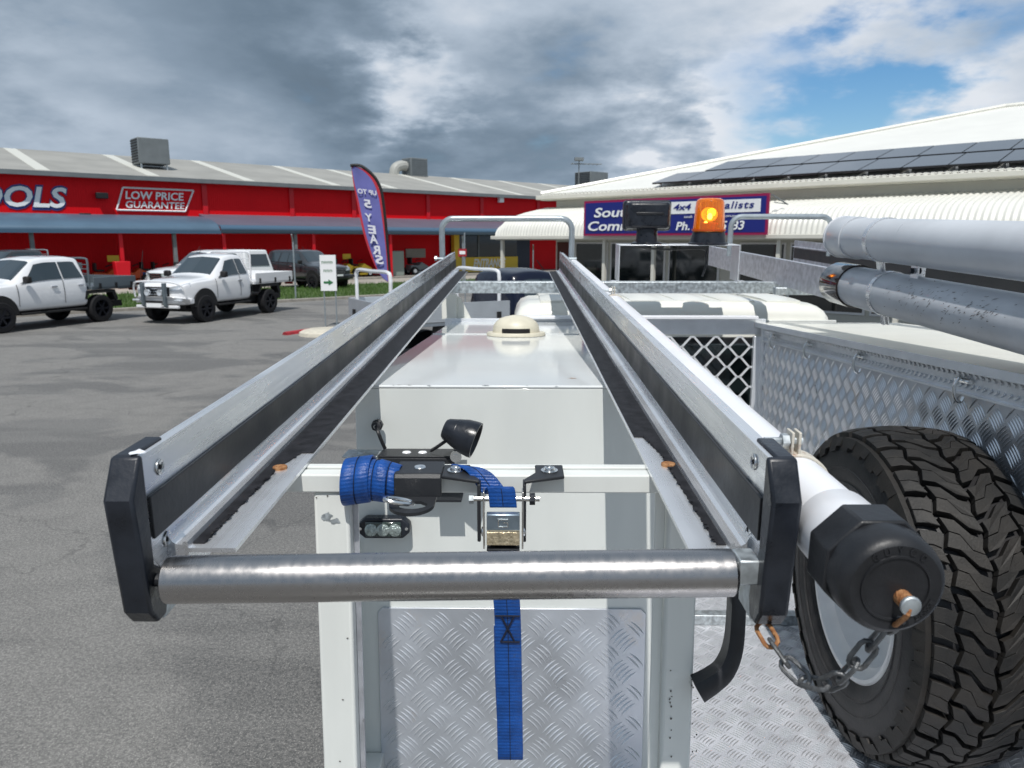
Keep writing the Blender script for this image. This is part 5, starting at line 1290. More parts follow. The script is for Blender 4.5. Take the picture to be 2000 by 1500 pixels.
# white pipe beside the right rail
WA, WH, WR = .2785, -.271, .0325
wy1 = RF.on(1112, 497, t=3.95).y; wy0 = .628/.975-.06
wt = thing('white_pipe', 'long white plastic pipe with big black screw cap beside the ladder rail', 'pipe', RF, (WA, 2, WH-WR))
build('barrel', MB().lathe((WA, wy0-.02, WH), FWD, [(0, WR-.004), (0, WR), (wy1-wy0, WR), (wy1-wy0, WR-.004)], 48), M['pvc'], wt, smooth=40)
build('socket', MB().lathe((WA, wy0-.012, WH), FWD, [(0, WR+.0005), (0, WR+.0030), (.052, WR+.0030), (.055, WR+.0005)], 48), M['pvc'], wt, smooth=40)
fy = RF.on(1740, 1130, t=.556).y
fy = .556/.975 - .02
bk = wy0-.008
cpm = MB()
# eight-sided skirt
octo = [(WA+.0445*math.cos(PI/8+k*PI/4), WH+.0445*math.sin(PI/8+k*PI/4)) for k in range(8)]
cpm.prism(octo, 's', bk-.036, bk)
cpo = build('screw_cap', cpm, M['rubber'], wt, bevel=.002)
cap2 = MB().lathe((WA, bk-.0365, WH), (0, -1, 0), [(0, .0403), (.006, .0403), (.016, .0398), (.022, .0385), (.0255, .0360), (.027, .0335), (.0268, .0328), (.0268, .0262), (.0280, .0258), (.0280, .0242), (.0268, .0238), (.0268, 0)], 64)
co = build('cap_face', cap2, M['rubber'], wt, smooth=35)
fy = bk-.0365-.0268
# raised lettering round the face
def arc_text(s_, r, a0, a1, size):
    for i, ch in enumerate(s_):
        q_ = a0+(a1-a0)*i/(len(s_)-1); c_ = Vector((WA+r*math.cos(q_), fy-.0000, WH+r*math.sin(q_)))
        up_ = Vector((math.cos(q_), 0, math.sin(q_))); rt = Vector((math.sin(q_), 0, -math.cos(q_)))
        if q_ < 0: up_, rt = up_, rt
        text('raised_letter', ch, M['rubber'], co, c_-rt*size*.35, rt, up_, size, width=size*.75, bold=.012, extrude=.0016)
arc_text('GUYCO', .0272, PI*.70, PI*.30, .0058)
arc_text('1555PT', .0275, -PI*.12, -PI*.30, .0045)
q = Vector((WA+.005, fy, WH-.007))
build('cap_bolt', MB().cyl((q.x, q.y, q.z), (q.x, q.y-.011, q.z), .0062, n=14), M['rust'], wt)
build('bolt_head', MB().cyl((q.x, q.y-.0113, q.z), (q.x, q.y-.0150, q.z), .0076, n=14), M['galv'], wt, bevel=.001)
bolt = Vector((q.x, q.y-.006, q.z))
# clamps on the white pipe
for i, (px, py) in enumerate(((1562, 885), (1195, 555))):
    y = WA*1480/(1600-1012)/.975
    if i: y = RF.on(1200, 575, a=WA).y
    c_ = MB().lathe((WA, y, WH), FWD, [(0, WR+.0003), (0, WR+.003), (.020, WR+.003), (.020, WR+.0003)], 40)
    for k in (0, 1):
        c_.obox((WA-.006+k*.007, y+.010, WH+WR+.012), (1, 0, 0), (0, 1, 0), (0, 0, 1), .0028, .018, .026)
    cl = build('pipe_clamp', c_, M['rustcream'], wt, bevel=.001)
    build('clamp_bolt', MB().cyl((WA-.032, y+.010, WH+WR+.014), (WA+.006, y+.010, WH+WR+.014), .0038, n=10).cyl((WA-.015, y+.010, WH+WR+.014), (WA-.008, y+.010, WH+WR+.014), .0078, n=6), M['galv'], cl)
# chain from cap bolt to the rack lug
chn = thing('safety_chain', 'rust-tinged steel chain hanging from the black pipe cap to the rack', 'chain', RF, tuple(bolt))
lug = RF.on(1488, 1222, t=.69)
pts = [bolt+Vector((0, -.004, -.004)), RF.on(1722, 1232, t=.585), RF.on(1672, 1295, t=.60), RF.on(1625, 1335, t=.62), RF.on(1582, 1335, t=.64), RF.on(1540, 1300, t=.655), RF.on(1512, 1262, t=.67), lug]
cv = crom(pts, 20); L_ = [0]
for i in range(1, len(cv)): L_.append(L_[-1]+(cv[i]-cv[i-1]).length)
nl = int(L_[-1]/.0205)
def atlen(x):
    for i in range(1, len(cv)):
        if L_[i] >= x: f = (x-L_[i-1])/(L_[i]-L_[i-1]+1e-9); return cv[i-1].lerp(cv[i], f)
    return cv[-1]
for i in range(nl+1):
    x0, x1 = L_[-1]*i/(nl+1), L_[-1]*(i+1)/(nl+1); p = atlen(x0); q_ = atlen(x1); c = (p+q_)/2; d = (q_-p).normalized()
    sdv = d.cross(Vector((0, 1, .2))).normalized(); n2_ = d.cross(sdv).normalized()
    w = (sdv*math.cos(.5)+n2_*math.sin(.5)) if i % 2 else (n2_*math.cos(.4)-sdv*math.sin(.4))
    hl = (x1-x0)/2+.0036; hw_ = .0062
    lp = []
    for k in range(6): a = -PI/2+PI*k/5; lp.append(c+d*(hl-hw_+hw_*math.cos(a))+w*(hw_*math.sin(a)))
    for k in range(6): a = PI/2+PI*k/5; lp.append(c-d*(hl-hw_)+d*(hw_*math.cos(a))+w*(hw_*math.sin(a)))
    build('link', MB().tube(lp, .0021, 8, closed=True), M['rust'] if i < 1 or i == nl else M['chain'], chn)

# ================================================================== SPARE WHEEL
R_ = .400; WW = .264
wc = VF.loc(Vector((.955, 1.745, 1.508)))
sw = thing('spare_wheel', 'spare wheel with chunky all-terrain tyre and white rim standing in the tray', 'wheel', VF, (wc.x, wc.y, wc.z-R_))
hwid = WW/2
def rad(w):     # outer radius over the width
    k = abs(w)/(hwid*.80); return R_-.010*min(k, 1)**2-(.020*(k-1)**1.3*4 if k > 1 else 0)
def tp_(u, w, r): return Vector((wc.x+w, wc.y+r*math.cos(u), wc.z+r*math.sin(u)))
ty = MB(); cp_ = [(-.108, .215), (-.122, .232), (-.136, .262), (-.140, .30), (-.136, .335), (-.126, .356), (-.112, .368), (-.08, .3750), (0, .3775), (.08, .3750), (.112, .368), (.126, .356), (.136, .335), (.140, .30), (.136, .262), (.122, .232), (.108, .215)]
ty.lathe(wc, RGT, [(w, r-.0) for w, r in cp_], 120)
tyo = build('tyre', ty, M['tyreside'], sw, smooth=60)
NP = 32; du = 2*PI/NP
blk = MB(); rt_ = random.Random(2)
def block(poly, depth=.013, top=0.0, inset=.0012):
    """poly of (u,w) ccw"""
    n = len(poly); cu_ = sum(p_[0] for p_ in poly)/n; cw_ = sum(p_[1] for p_ in poly)/n; vs = []
    for (u, w) in poly: vs.append(tp_(u, w, rad(w)-depth-.004))
    for (u, w) in poly: vs.append(tp_(u, w, rad(w)+top-.0008))
    for (u, w) in poly:
        du_ = (cu_-u)*R_; dw_ = cw_-w; l = math.hypot(du_, dw_)+1e-6; f = inset/l
        vs.append(tp_(u+(cu_-u)*f, w+(cw_-w)*f, rad(w)+top))
    fs = [tuple(range(2*n, 3*n))]
    for i in range(n):
        j = (i+1) % n; fs += [(i, j, n+j, n+i), (n+i, n+j, 2*n+j, 2*n+i)]
    blk.add(vs, fs)
def tri(u):
    f = (u/du) % 1.0; return (4*f-1 if f < .5 else 3-4*f)
def row(w0, w1, phase, zig, g=.11, sipe=(.5,), pitches=NP, depth=.013, A=.0062, e0s=1, e1s=1):
    """zig: lateral edge offsets (fraction of a pitch) across the row; both flanks follow one zigzag"""
    for k in range(pitches):
        b0 = (k+phase)*du
        ed = [0+g/2] + [x for s_ in sipe for x in (s_-.012, s_+.012)] + [1-g/2]
        for j in range(0, len(ed), 2):
            e0, e1_ = ed[j], ed[j+1]; lo = []; hi = []; n = len(zig)-1
            for m_, z in enumerate(zig):
                w = w0+(w1-w0)*m_/n; am = A*(e0s if m_ == 0 else (e1s if m_ == n else .5))
                ul, uh = b0+(e0+z)*du, b0+(e1_+z)*du
                lo.append((ul, w+am*tri(ul))); hi.append((uh, w+am*tri(uh)))
            right = [(lo[-1][0]+(hi[-1][0]-lo[-1][0])*q, w1+A*e1s*tri(lo[-1][0]+(hi[-1][0]-lo[-1][0])*q)) for q in (.33, .67)]
            left = [(lo[0][0]+(hi[0][0]-lo[0][0])*q, w0+A*e0s*tri(lo[0][0]+(hi[0][0]-lo[0][0])*q)) for q in (.67, .33)]
            block(lo+right+hi[::-1]+left, depth)
# centre: two interlocking rows of Z blocks, and shoulders
row(-.0735, -.0055, 0, (0, .10, .52, .64), .19, (.50,))
row(.0040, .0715, .52, (.64, .52, .10, .0), .19, (.50,))
row(-.120, -.0820, .3, (0, .05, .16), .22, (.5,), e0s=0)
row(.0800, .120, .8, (0, .09, .16), .22, (.5,), e1s=0)
tbo = build('tread_blocks', blk, M['tyre'], tyo, smooth=0); tbo['kind'] = 'stuff'
# thin tie bars between the rows and shoulder lugs on the sidewall
lg = MB()
for k in range(NP):
    u = (k+.42)*du
    for sg_ in (-1, 1):
        for (u0, r0_, r1_, ww) in ((u, .338, .372, .34), (u+.5*du, .350, .372, .22)):
            pts_ = []
            for (uu, rr) in ((u0-ww*du, r1_), (u0+ww*du, r1_), (u0+ww*.8*du, r0_), (u0-ww*.8*du, r0_)):
                base = .127 if rr > .36 else .137
                pts_.append((uu, rr, base))
            v = [tp_(a, sg_*(b+.0045), r) for a, r, b in pts_]+[tp_(a, sg_*(b-.008), r) for a, r, b in pts_]
            lg.add(v, [(0, 1, 2, 3), (0, 4, 5, 1), (1, 5, 6, 2), (2, 6, 7, 3), (3, 7, 4, 0)])
z_ = build('side_lugs', lg, M['tyre'], tyo, smooth=0); z_['kind'] = 'stuff'
for sg_ in (-1, 1):
    rgm = MB()
    for rr, ww in ((.296, .139), (.262, .1355)): rgm.lathe(wc, (sg_, 0, 0), [(ww-.002, rr-.004), (ww+.0025, rr-.001), (ww+.0025, rr+.001), (ww-.002, rr+.004)], 96)
    build('sidewall_ring', rgm, M['tyreside'], tyo)
rm = MB().lathe(wc, (-1, 0, 0), [(.098, .226), (.118, .226), (.122, .222), (.120, .213), (.108, .207), (.098, .200), (.090, .186), (.050, .182), (.040, .176), (.030, .165), (.024, .140), (.036, .110), (.040, .085), (.020, .078), (.018, .056), (.018, .052), (.0, .050)], 72)
rmo = build('rim', rm, M['rim'], sw, smooth=35)
for k in range(5):
    q_ = 2*PI*k/5+.3; build('wheel_nut_hole', MB().cyl(wc+Vector((-.0195, .066*math.cos(q_), .066*math.sin(q_))), wc+Vector((-.0225, .066*math.cos(q_), .066*math.sin(q_))), .008, n=12), M['black'], rmo)
build('bead', MB().lathe(wc, (1, 0, 0), [(.098, .226), (.118, .226), (.122, .20), (.0, .17)], 48), M['rim'], rmo)

# ================================================================== LIGHTS ABOVE THE CAB
sh = thing('light_shelf', 'bent aluminium shelf bolted on the galvanised beam above the cab', 'bracket', RF, (.55, bq.y, bh1))
def rfp(px, py, t_=3.47): return RF.on(px, py, t=t_)
x0, x1 = rfp(1206, 500).x, rfp(1438, 500).x; z1 = rfp(1300, 477).z; z0 = bh1; y0 = bq.y+.004
for xa, xb in ((x0, x0+.004), (x1-.004, x1)): build('side_leg', MB().box(xa, xb, y0, y0+.13, z0+.002, z1-.004), M['alub'], sh, smooth=0)
build('shelf_top', MB().box(x0-.001, x1+.001, y0-.001, y0+.131, z1-.004, z1), M['alub'], sh, bevel=.001)
for xa in (x0-.03, x1-.004): build('foot', MB().box(xa, xa+.034, y0, y0+.045, z0, z0+.003), M['alu'], sh, smooth=0)
build('wiring', MB().tube(crom([(x0+.07, y0+.05, z1-.008), (x0+.20, y0+.04, z1-.022), (x1-.16, y0+.04, z1-.020), (x1-.145, y0+.04, z1-.055), (x1-.14, y0+.04, z1-.09), (x1-.155, y0+.04, z0+.02)], 6), .0048, 8), M['rubber'], sh)
# search light
slx = rfp(1263, 430).x; slw = (rfp(1308, 430).x-rfp(1218, 430).x); zt = rfp(1263, 391).z; zm = rfp(1263, 451).z; zb = z1+.0
ss_ = thing('search_light', 'black square remote search light seen from behind on the shelf', 'lamp', RF, (slx, y0+.065, zb))
hd = MB(); w = slw/2; yb = y0+.01
hd.add([(slx-w, yb+.055, zm+.006), (slx+w, yb+.055, zm+.006), (slx+w, yb+.055, zt-.006), (slx-w, yb+.055, zt-.006), (slx-w*.80, yb, zm+.014), (slx+w*.80, yb, zm+.014), (slx+w*.84, yb+.004, zt-.012), (slx-w*.84, yb+.004, zt-.012)],
       [(4, 5, 6, 7), (0, 4, 7, 3), (1, 2, 6, 5), (3, 7, 6, 2), (0, 1, 5, 4), (0, 3, 2, 1)])
hdo = build('housing', hd, M['plastic'], ss_, bevel=.014, seg=4, smooth=40)
build('front_shroud', MB().box(slx-w-.003, slx+w+.003, yb+.0555, yb+.12, zm, zt), M['plastic'], ss_, bevel=.016, seg=4)
build('cooling_band', MB().box(slx-w*.58, slx+w*.58, yb-.0015, yb+.01, zm+.072, zm+.084), M['rubber'], hdo, bevel=.003)
build('swivel', MB().lathe((slx, yb+.062, z1), UPP, [(0, .072), (.006, .070), (.010, .062), (.012, .050), (zm-z1+.010, .046), (zm-z1+.012, 0)], 32), M['plastic'], ss_, smooth=40)
for k in (-1, 1): build('screw', MB().lathe((slx+k*.058, yb+.045, z1+.006), UPP, [(0, .005), (.004, .004), (.005, 0)], 10), M['rivet'], ss_)
# amber beacon
bx_ = rfp(1382, 430).x; rb0 = (rfp(1413, 430).x-rfp(1351, 430).x)/2; zc0 = rfp(1382, 451).z; zt = rfp(1382, 387).z; yb = y0+.062
bc = thing('beacon', 'lit amber rotating beacon on a black base above the cab', 'beacon', RF, (bx_, yb, z1))
build('base', MB().lathe((bx_, yb, z1), UPP, [(0, rb0*1.22), (.006, rb0*1.22), (.010, rb0*1.12), (zc0-z1-.004, rb0*.98), (zc0-z1, rb0*.90), (zc0-z1, 0)], 40), M['plastic'], bc, smooth=35)
def beacon_mat():
    m = bpy.data.materials.new('amber_lens'); m.use_nodes = True; b = m.node_tree.nodes['Principled BSDF']
    b.inputs['Base Color'].default_value = (1.0, .30, .015, 1); b.inputs['Roughness'].default_value = .10; b.inputs['Transmission Weight'].default_value = .80; b.inputs['IOR'].default_value = 1.2
    b.inputs['Coat Weight'].default_value = 1; b.inputs['Emission Color'].default_value = (1.0, .24, .01, 1); b.inputs['Emission Strength'].default_value = .14
    return m
lens = MB(); Hh_ = zt-zc0; seg = []
lens.lathe((bx_, yb, zc0), UPP, [(0, rb0*1.02), (.006, rb0*1.02), (.008, rb0*.97), (Hh_*.86, rb0*.86), (Hh_*.94, rb0*.80), (Hh_*.99, rb0*.62), (Hh_, .0)], 48)
build('amber_lens', lens, beacon_mat(), bc, smooth=50)
build('lens_ring', MB().lathe((bx_, yb, zc0+.002), UPP, [(0, rb0*1.0), (0, rb0*1.05), (.006, rb0*1.05), (.006, rb0*1.0)], 40), M['orange'], bc)
M['bulb'] = mat('lit_bulb', (1, .75, .35), .3, emit=(1.0, .70, .25), estr=14)
M['mirror'] = mat('mirror_reflector', (.9, .6, .2), .12, 1.0, emit=(1.0, .5, .06), estr=1.3)
build('bulb', MB().lathe((bx_, yb-.006, zc0+Hh_*.34), UPP, [(0, .002), (.004, .008), (.016, .010), (.026, .006), (.030, 0)], 16), M['bulb'], bc)
build('bulb', MB().lathe((bx_-.016, yb-.012, zc0+Hh_*.20), UPP, [(0, .002), (.004, .006), (.010, .006), (.014, 0)], 12), M['bulb'], bc)
build('reflector', MB().lathe((bx_, yb+.022, zc0+Hh_*.48), (0, -1, .1), [(0, .004), (.003, .014), (.010, .026), (.016, .031)], 24), M['mirror'], bc)
build('motor', MB().cyl((bx_, yb, zc0), (bx_, yb, zc0+Hh_*.25), rb0*.45, n=16), M['orange'], bc)

# ================================================================== FITTINGS ON THE REAR BAR
BT = BARH1                                     # top face height of the bar
def bar(px, py, off=0): return RF.on(px, py, s=BARS-off)
# left bracket with eye plate and ring
eb = thing('tie_down_bracket', 'black folded tie-down bracket with slotted eye and steel ring on the white bar', 'bracket', RF, (bar(815, 940).x, BARS, BARH0))
xa, xb = bar(769, 930, .012).x, bar(862, 930, .012).x
zf0 = bar(815, 970, .014).z; zf1 = BT+.003
eb_m = MB().prism([(BARS+.036, zf1+.003), (BARS-.010, zf1+.003), (BARS-.014, zf1-.002), (BARS-.016, zf0), (BARS-.012, zf0), (BARS-.010, zf1-.003), (BARS-.006, zf1), (BARS+.036, zf1)], 'a', xa, xb)
build('fold', eb_m, M['satin'], eb, bevel=.002)
# tongue: horizontal plate with hole, reaching towards the back
ty0 = BARS-.016; tl = .052; ht = zf0+.001
tn = []; nn_ = 24; xc = (xa+xb)/2-.004; rw = (xb-xa)/2-.002
outer = [(xc-rw, ty0+.004)] + [(xc-rw*math.cos(PI*k/nn_), ty0-tl*.42-tl*.58*math.sin(PI*k/nn_)) for k in range(nn_+1)] + [(xc+rw, ty0+.004)]
hole = [(xc+.002-rw*.70*math.cos(PI*2*k/(len(outer)))*1.0, ty0-tl*.50-tl*.24*math.sin(PI*2*k/(len(outer)))) for k in range(len(outer))]
to = MB(); n = len(outer)
hole = []
for (ox, oy) in outer:
    dx, dy = ox-(xc+.001), oy-(ty0-tl*.50); a = math.atan2(dy/.6, dx); hole.append((xc+.001+rw*.66*math.cos(a), ty0-tl*.50+tl*.25*math.sin(a)))
for z in (ht, ht-.004):
    to.v += [Vector((x, y, z)) for x, y in outer]; to.v += [Vector((x, y, z)) for x, y in hole]
for i in range(n):
    j = (i+1) % n
    to.f += [(i, j, n+j, n+i), (2*n+i, 3*n+i, 3*n+j, 2*n+j), (i, 2*n+i, 2*n+j, j), (n+i, n+j, 3*n+j, 3*n+i)]
build('eye_plate', to, M['satin'], eb, smooth=40)
build('screw', MB().lathe(((xa+xb)/2, BARS+.012, zf1+.0032), UPP, [(0, .0075), (.0010, .0068), (.0010, .003), (.0002, 0)], 18), M['rivet'], eb)
rgc = Vector((xc-.014, ty0-.030, ht+.006))
rgm = MB().ring(rgc, Vector((.25, .18, 1)), .0145, .0026, 28, 10, (1.25, .75), .5)
single('steel_ring', rgm, M['rivet'], 'small steel ring threaded through the slotted eye plate', 'ring', RF, tuple(rgc))
# the two arms that hold the cam buckle
def arm(pxs, sgn, lab):
    t = thing('buckle_arm', lab, 'bracket', RF, (bar(pxs[0], 930).x, BARS, BARH0), 'black arms carrying the strap buckle')
    xo, xi = bar(pxs[0], 940, .01).x, bar(pxs[1], 940, .01).x
    zt_ = BT+.0035
    pl_ = MB().prism([(xo, BARS+.030), (xi, BARS+.030), (xi, BARS+.002), (xi+sgn*.014, BARS-.022), (xi+sgn*.014, BARS-.030), (xo, BARS-.012)], 'h', zt_-.004, zt_)
    build('plate', pl_, M['satin'], t, bevel=.0012)
    xz = xi+sgn*.0115
    dn = MB().prism([(BARS-.010, zt_-.0045), (BARS-.030, zt_-.0045), (BARS-.036, zt_-.04), (BARS-.036, zt_-.075), (BARS-.026, zt_-.078), (BARS-.022, zt_-.04)], 'a', xz, xz+sgn*.004)
    build('drop_leg', dn, M['satin'], t, bevel=.001)
    sx_ = (xo+xi)/2
    s = build('bolt', MB().lathe((sx_, BARS+.006, zt_+.0003), UPP, [(0, .0105), (.0014, .0105), (.0016, .0072), (.0046, .0066), (.0052, .004), (.0036, .0034), (.0034, 0)], 20), M['rivet'], t)
    return t, xz, zt_
t_, xL, zA = arm((862, 915), 1, 'black arm left of the cam buckle, next to the tie-down bracket')
t2_, xR, _ = arm((1102, 1046), -1, 'black arm right of the cam buckle, with a bolt end poking out')
# cam buckle
bcx = (xL+xR)/2+.002; zp = zA-.022; yp = BARS-.031
cbk_ = thing('cam_buckle', 'shiny metal cam buckle on a pin between the two black arms', 'buckle', RF, (bcx, yp, zp-.06))
hwb = (xR-xL)/2-.0072
build('pin', MB().cyl((xL-.008, yp, zp), (xR+.016, yp, zp), .0030, n=12), M['zinc'], cbk_)
build('bolt_head', MB().cyl((xL-.0095, yp, zp), (xL-.004, yp, zp), .0062, n=6), M['galv'], cbk_)
build('nut', MB().cyl((xR+.004, yp, zp), (xR+.0105, yp, zp), .0072, n=6), M['plastic'], cbk_)
for s_ in (-1, 1):
    build('side_plate', MB().prism([(yp-.008, zp+.011), (yp+.006, zp+.012), (yp+.008, zp-.050), (yp+.002, zp-.063), (yp-.010, zp-.060), (yp-.012, zp-.040)], 'a', bcx+s_*hwb, bcx+s_*(hwb+.0022)), M['zinc'], cbk_, bevel=.0006)
    build('rivet', MB().lathe((bcx+s_*(hwb+.0022), yp-.004, zp-.040), (s_, 0, 0), [(0, .006), (.0015, .0055), (.003, 0)], 14), M['rivet'], cbk_)
wq = hwb-.0025
build('lever', MB().prism([(yp-.010, zp-.012), (yp-.0155, zp-.014), (yp-.0185, zp-.032), (yp-.012, zp-.034), (yp-.008, zp-.014)], 'a', bcx-wq, bcx+wq), M['bluesteel'], cbk_, bevel=.0008)
build('cam', MB().prism([(yp-.0185, zp-.0345), (yp-.021, zp-.050), (yp-.010, zp-.055), (yp-.008, zp-.036)], 'a', bcx-wq, bcx+wq), M['brass'], cbk_, bevel=.0008)
build('cam_lip', MB().box(bcx-wq, bcx+wq, yp-.020, yp-.008, zp-.0585, zp-.0555), M['satin'], cbk_, bevel=.0004)
pr = MB().box(bcx-.006, bcx+.006, yp-.0185, yp-.0165, zp-.0195, zp-.0185).box(bcx-.006, bcx-.005, yp-.0195, yp-.0172, zp-.027, zp-.0195).box(bcx-.006, bcx+.006, yp-.0200, yp-.0178, zp-.028, zp-.027).box(bcx+.005, bcx+.006, yp-.0198, yp-.0176, zp-.028, zp-.023).box(bcx, bcx+.006, yp-.0192, yp-.0174, zp-.023, zp-.022)
build('stamped_mark', pr, M['zinc'], cbk_, smooth=0)

# webbing: a ribbed ribbon along a path
def webbing(path, wv, width, rib=.0046, amp=.00075, th=.0016):
    """path: points; wv: width direction at each point (or one)"""
    pts = crom(path, 12); Ls = [0]
    for i in range(1, len(pts)): Ls.append(Ls[-1]+(pts[i]-pts[i-1]).length)
    n = max(8, int(Ls[-1]/(rib/4))); wvs = wv if isinstance(wv, list) else None
    if wvs: wv2 = crom(wvs, 12)
    mb = MB(); j = 0; P = []; W = []
    for k in range(n+1):
        x = Ls[-1]*k/n
        while j < len(pts)-2 and Ls[j+1] < x: j += 1
        f = (x-Ls[j])/(Ls[j+1]-Ls[j]+1e-9); P.append(pts[j].lerp(pts[j+1], f)); W.append((wv2[j].lerp(wv2[j+1], f) if wvs else Vector(wv)).normalized())
    for k in range(n+1):
        tn_ = (P[min(k+1, n)]-P[max(k-1, 0)]).normalized(); nz = W[k].cross(tn_).normalized()
        a = amp*abs(math.sin(PI*(Ls[-1]*k/n)/rib))
        for (u, v) in ((-.5, .55), (-.47, 1), (-.03, 1), (0, .4), (.03, 1), (.47, 1), (.5, .55), (.5, -.55), (.47, -1), (0, -1), (-.47, -1), (-.5, -.55)):
            e = th/2*abs(v)+(a if abs(v) == 1 else 0)
            mb.v.append(P[k]+W[k]*(u*width)+nz*(e if v > 0 else -e))
    m = 12
    for k in range(n):
        for i in range(m): mb.f.append((k*m+i, k*m+(i+1) % m, (k+1)*m+(i+1) % m, (k+1)*m+i))
    mb.f.append(tuple(range(m))); mb.f.append(tuple(n*m+i for i in range(m-1, -1, -1)))
    return mb, P, W
def stitch(P, W, off, r=.0005, u=0.0, width=0):
    q_ = []
    for k in range(0, len(P), 3):
        tn_ = (P[min(k+1, len(P)-1)]-P[max(k-1, 0)]).normalized(); nz = W[k].cross(tn_).normalized(); q_.append(P[k]+nz*off+W[k]*u*width)
    return MB().tube(q_, r, 5)
SWD = .0325
stp = thing('blue_strap', 'blue webbing strap running through the cam buckle and hanging down behind the roller', 'strap', RF, (bcx, BARS-.03, zp-.3))
up_path = [(bar(900, 905).x, BARS+.020, BT+.004), (bar(918, 905).x, BARS+.004, BT+.0085), (bar(940, 905).x, BARS-.010, BT+.005), (bcx-.010, BARS-.022, BT-.014), (bcx-.003, yp-.001, zp+.014), (bcx, yp-.002, zp-.010)]
w_up = [(1, -.5, .0), (.97, -.35, 0), (.98, -.2, 0), (1, 0, 0), (1, 0, 0), (1, 0, 0)]
mb, P_, W_2 = webbing([Vector(p) for p in up_path], [Vector(w) for w in w_up], SWD)
s_ = build('upper_webbing', mb, M['strap'], stp, smooth=50); build('stitch_line', stitch(P_, W_2, .0014), M['stitch'], s_); build('stitch_line', stitch(P_, W_2, -.0014), M['stitch'], s_)
zt_ = zp-.056
q1 = RF.on(991, 1205, t=.93); q2 = RF.on(994, 1360, t=.93); q3 = RF.on(996, 1525, t=.93)
dn_path = [Vector((bcx, yp-.004, zt_+.012)), Vector((bcx, yp-.003, zt_-.02)), Vector((q1.x, yp-.002, q1.z)), Vector((q2.x, yp-.006, q2.z)), Vector((q3.x, yp-.012, q3.z+.01)), Vector((q3.x, yp-.004, q3.z-.004)), Vector((q3.x, yp+.006, q3.z+.010)), Vector((q2.x-.002, yp+.010, q2.z)), Vector((q1.x-.001, yp+.006, q1.z-.02))]
mb, P_, W_2 = webbing(dn_path, (1, 0, 0), SWD)
s_ = build('hanging_webbing', mb, M['strap'], stp, smooth=50); build('stitch_line', stitch(P_, W_2, -.0014), M['stitch'], s_); build('stitch_line', stitch(P_, W_2, .0014), M['stitch'], s_)
# box-X stitching where the tail is sewn
z1_, z2_ = RF.on(990, 1204, t=.93).z, RF.on(990, 1262, t=.93).z; yy = yp-.0052; hx = SWD/2*.94; cxs = q1.x
bxs = MB()
for p, q_ in (((-1, 1), (1, 1)), ((-.55, 0), (1, 0)), ((-.55, 0), (.55, 1)), ((.6, 0), (-.5, 1))):
    bxs.tube([Vector((cxs+p[0]*hx, yy, z2_+(z1_-z2_)*p[1])), Vector((cxs+q_[0]*hx, yy-.0004, z2_+(z1_-z2_)*q_[1]))], .0011, 6)
build('cross_stitching', bxs, M['stitch'], s_)
# coiled strap on the left, looped over the bar
cl_ = thing('coiled_strap', 'blue webbing strap wound round the white bar left of the black bracket', 'strap', RF, (bar(720, 930).x, BARS, BARH0))
def coil(x, lean, r_, cl, w, turns=1.0, a0=0, sq=1.0):
    c = Vector((x, BARS+.008, (BARH0+BARH1)/2+.002)); p = []
    for k in range(int(14*turns)+1):
        q_ = a0+2*PI*k/14; p.append(c+Vector((lean*k/14, -(r_)*math.cos(q_), (r_*1.02)*math.sin(q_)*sq)))
    return p
Wc = .034
for i, (px, lean, r_, wv) in enumerate(((693, .005, .0275, (1, .12, .10)), (722, .010, .0235, (1, -.10, -.10)), (750, .010, .0210, (.95, .1, -.34)))):
    mb, P_, W_2 = webbing(coil(bar(px, 930).x, lean, r_, 0, Wc, 1.0, -PI*.9), Vector(wv), Wc*(1 if i < 2 else .8))
    o_ = build('strap_turn', mb, M['strap'], cl_, smooth=50); build('stitch_line', stitch(P_, W_2, .0014), M['stitch'], o_); build('stitch_line', stitch(P_, W_2, -.0014), M['stitch'], o_)

# strobe, work light and their plate fixed to the box behind
FB = SF-.014
def bf(px, py, off=0.0): return VF.on(px, py, s=FB-off)
lt = thing('strobe_light', 'small black three lamp strobe light on the white box face', 'lamp', VF, tuple(bf(750, 1030)))
x0, x1 = bf(699, 1030, .02).x, bf(801, 1030, .02).x; z0, z1 = bf(750, 1050, .02).z, bf(750, 1011, .02).z; zc = (z0+z1)/2; hh = (z1-z0)/2
build('housing', MB().prism([(x0, zc-hh*.4), (x0+.014, z0), (x1-.014, z0), (x1, zc-hh*.4), (x1, zc+hh*.4), (x1-.014, z1), (x0+.014, z1), (x0, zc+hh*.4)], 's', FB-.026, FB-.001), M['plastic'], lt, bevel=.003)
build('lens_block', MB().box(x0+.016, x1-.016, FB-.031, FB-.0265, z0+.005, z1-.006), M['lenshousing'], lt, bevel=.002)
for k in range(3):
    x = x0+.016+(x1-x0-.032)*(k+.5)/3; build('lamp_lens', MB().lathe((x, FB-.0312, zc-.001), (0, -1, 0), [(0, .0125), (.002, .012), (.004, .008), (.0045, 0)], 20), M['lens'], lt)
for x in (x0+.006, x1-.006): build('screw', MB().lathe((x, FB-.0262, zc), (0, -1, 0), [(0, .0035), (.002, .003), (.002, 0)], 10), M['rivet'], lt)
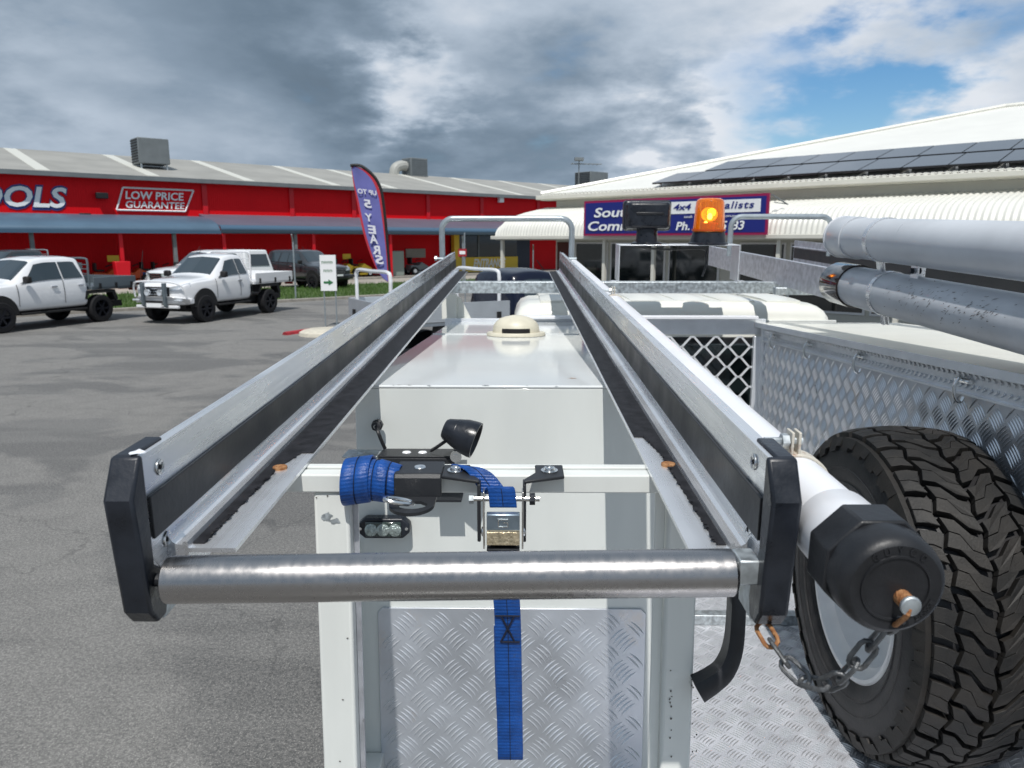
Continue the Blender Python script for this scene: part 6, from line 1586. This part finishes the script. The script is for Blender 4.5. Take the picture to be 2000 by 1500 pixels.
# mounting strip
mp = thing('mounting_strip', 'black steel strip with bright rivets fixed across the box face', 'bracket', VF, tuple(bf(800, 885)))
za = bf(800, 893, .03).z; xa, xb = bf(742, 885, .04).x, bf(895, 885, .04).x
build('strip', MB().prism([(xa, FB-.001), (xb+.012, FB-.001), (xb, FB-.055), (xb-.012, FB-.062), (xa, FB-.062)], 'h', za+.006, za+.010).box(xa, xb-.005, FB-.064, FB-.060, za-.020, za+.006), M['satin'], mp, bevel=.001)
build('grey_tab', MB().box(bf(674, 878, .03).x, xa-.002, FB-.055, FB-.001, za+.004, za+.008), M['galv'], mp, bevel=.001)
for px in (795, 826): 
    q = bf(px, 880, .03); build('rivet', MB().lathe((q.x, FB-.035, za+.0102), UPP, [(0, .0085), (.002, .007), (.0028, 0)], 16), M['pvc'], mp)
build('rivet', MB().lathe((bf(705, 878, .03).x, FB-.03, za+.0083), UPP, [(0, .008), (.002, .007), (.0028, 0)], 16), M['galv'], mp)
build('lower_flange', MB().box(bf(856, 964).x, bf(905, 964).x, FB-.05, FB-.001, bf(880, 966).z, bf(880, 962).z), M['satin'], mp, smooth=0)
# work light
wl_ = thing('work_light', 'black conical work light tilted to the right on the mounting strip', 'lamp', VF, tuple(bf(890, 885, .06)))
pb = bf(872, 838, .075); pf = bf(934, 862, .085)
axs = Vector((pf.x-pb.x, -.010, pf.z-pb.z)).normalized(); Lw = (pf-pb).length
k = .022
wm = MB().lathe(pb-axs*.004, axs, [(0, 0), (0, k*.75), (.004, k*.90), (.012, k*1.02), (Lw*.62, k*1.42), (Lw*.90, k*1.52), (Lw, k*1.50), (Lw, k*1.35), (Lw-.008, k*1.25)], 40)
build('housing', wm, M['plastic'], wl_, smooth=35)
build('glass', MB().lathe(pb+axs*(Lw-.016), axs, [(0, k*1.27), (.003, k*1.0), (.004, 0)], 30), M['lens'], wl_)
fn = MB()
for j in range(5):
    fn.lathe(pb+axs*(Lw*(.28+.10*j)), axs, [(0, k*(1.10+.07*j)), (0, k*(1.18+.07*j)), (.0015, k*(1.18+.07*j)), (.0015, k*(1.10+.07*j))], 36)
build('cooling_fins', fn, M['plastic'], wl_, smooth=35)
ft_ = bf(889, 890, .075)
build('stirrup', MB().tube(crom([pb+axs*.03+Vector((0, -.0, -.022)), Vector((ft_.x+.004, ft_.y, ft_.z+.006)), Vector((ft_.x, ft_.y, ft_.z-.002))], 4), .008, 8), M['plastic'], wl_)
build('swivel_ear', MB().lathe((ft_.x+.002, ft_.y-.006, ft_.z), (0, -1, 0), [(0, .0105), (.003, .0105), (.003, .005), (.005, .005), (.005, 0)], 18), M['rivet'], wl_)
build('cable', MB().tube(crom([pb+Vector((.004, 0, -.018)), bf(855, 872, .07), bf(842, 880, .05)], 6), .0032, 8), M['rubber'], wl_)
# cable gland
gl = thing('cable_gland', 'small black cable gland with a short cable on the box face', 'cable', VF, tuple(bf(738, 830)))
q = bf(738, 829); build('gland', MB().lathe((q.x, FB, q.z), (0, -1, 0), [(0, .011), (.010, .011), (.011, .009), (.022, .0085), (.024, .004)], 8), M['rubber'], gl, smooth=20)
build('cable', MB().tube(crom([Vector((q.x, FB-.02, q.z)), bf(739, 845, .034), bf(744, 858, .034), bf(752, 876, .03)], 6), .0036, 8), M['rubber'], gl)
print('objects', len(bpy.data.objects))
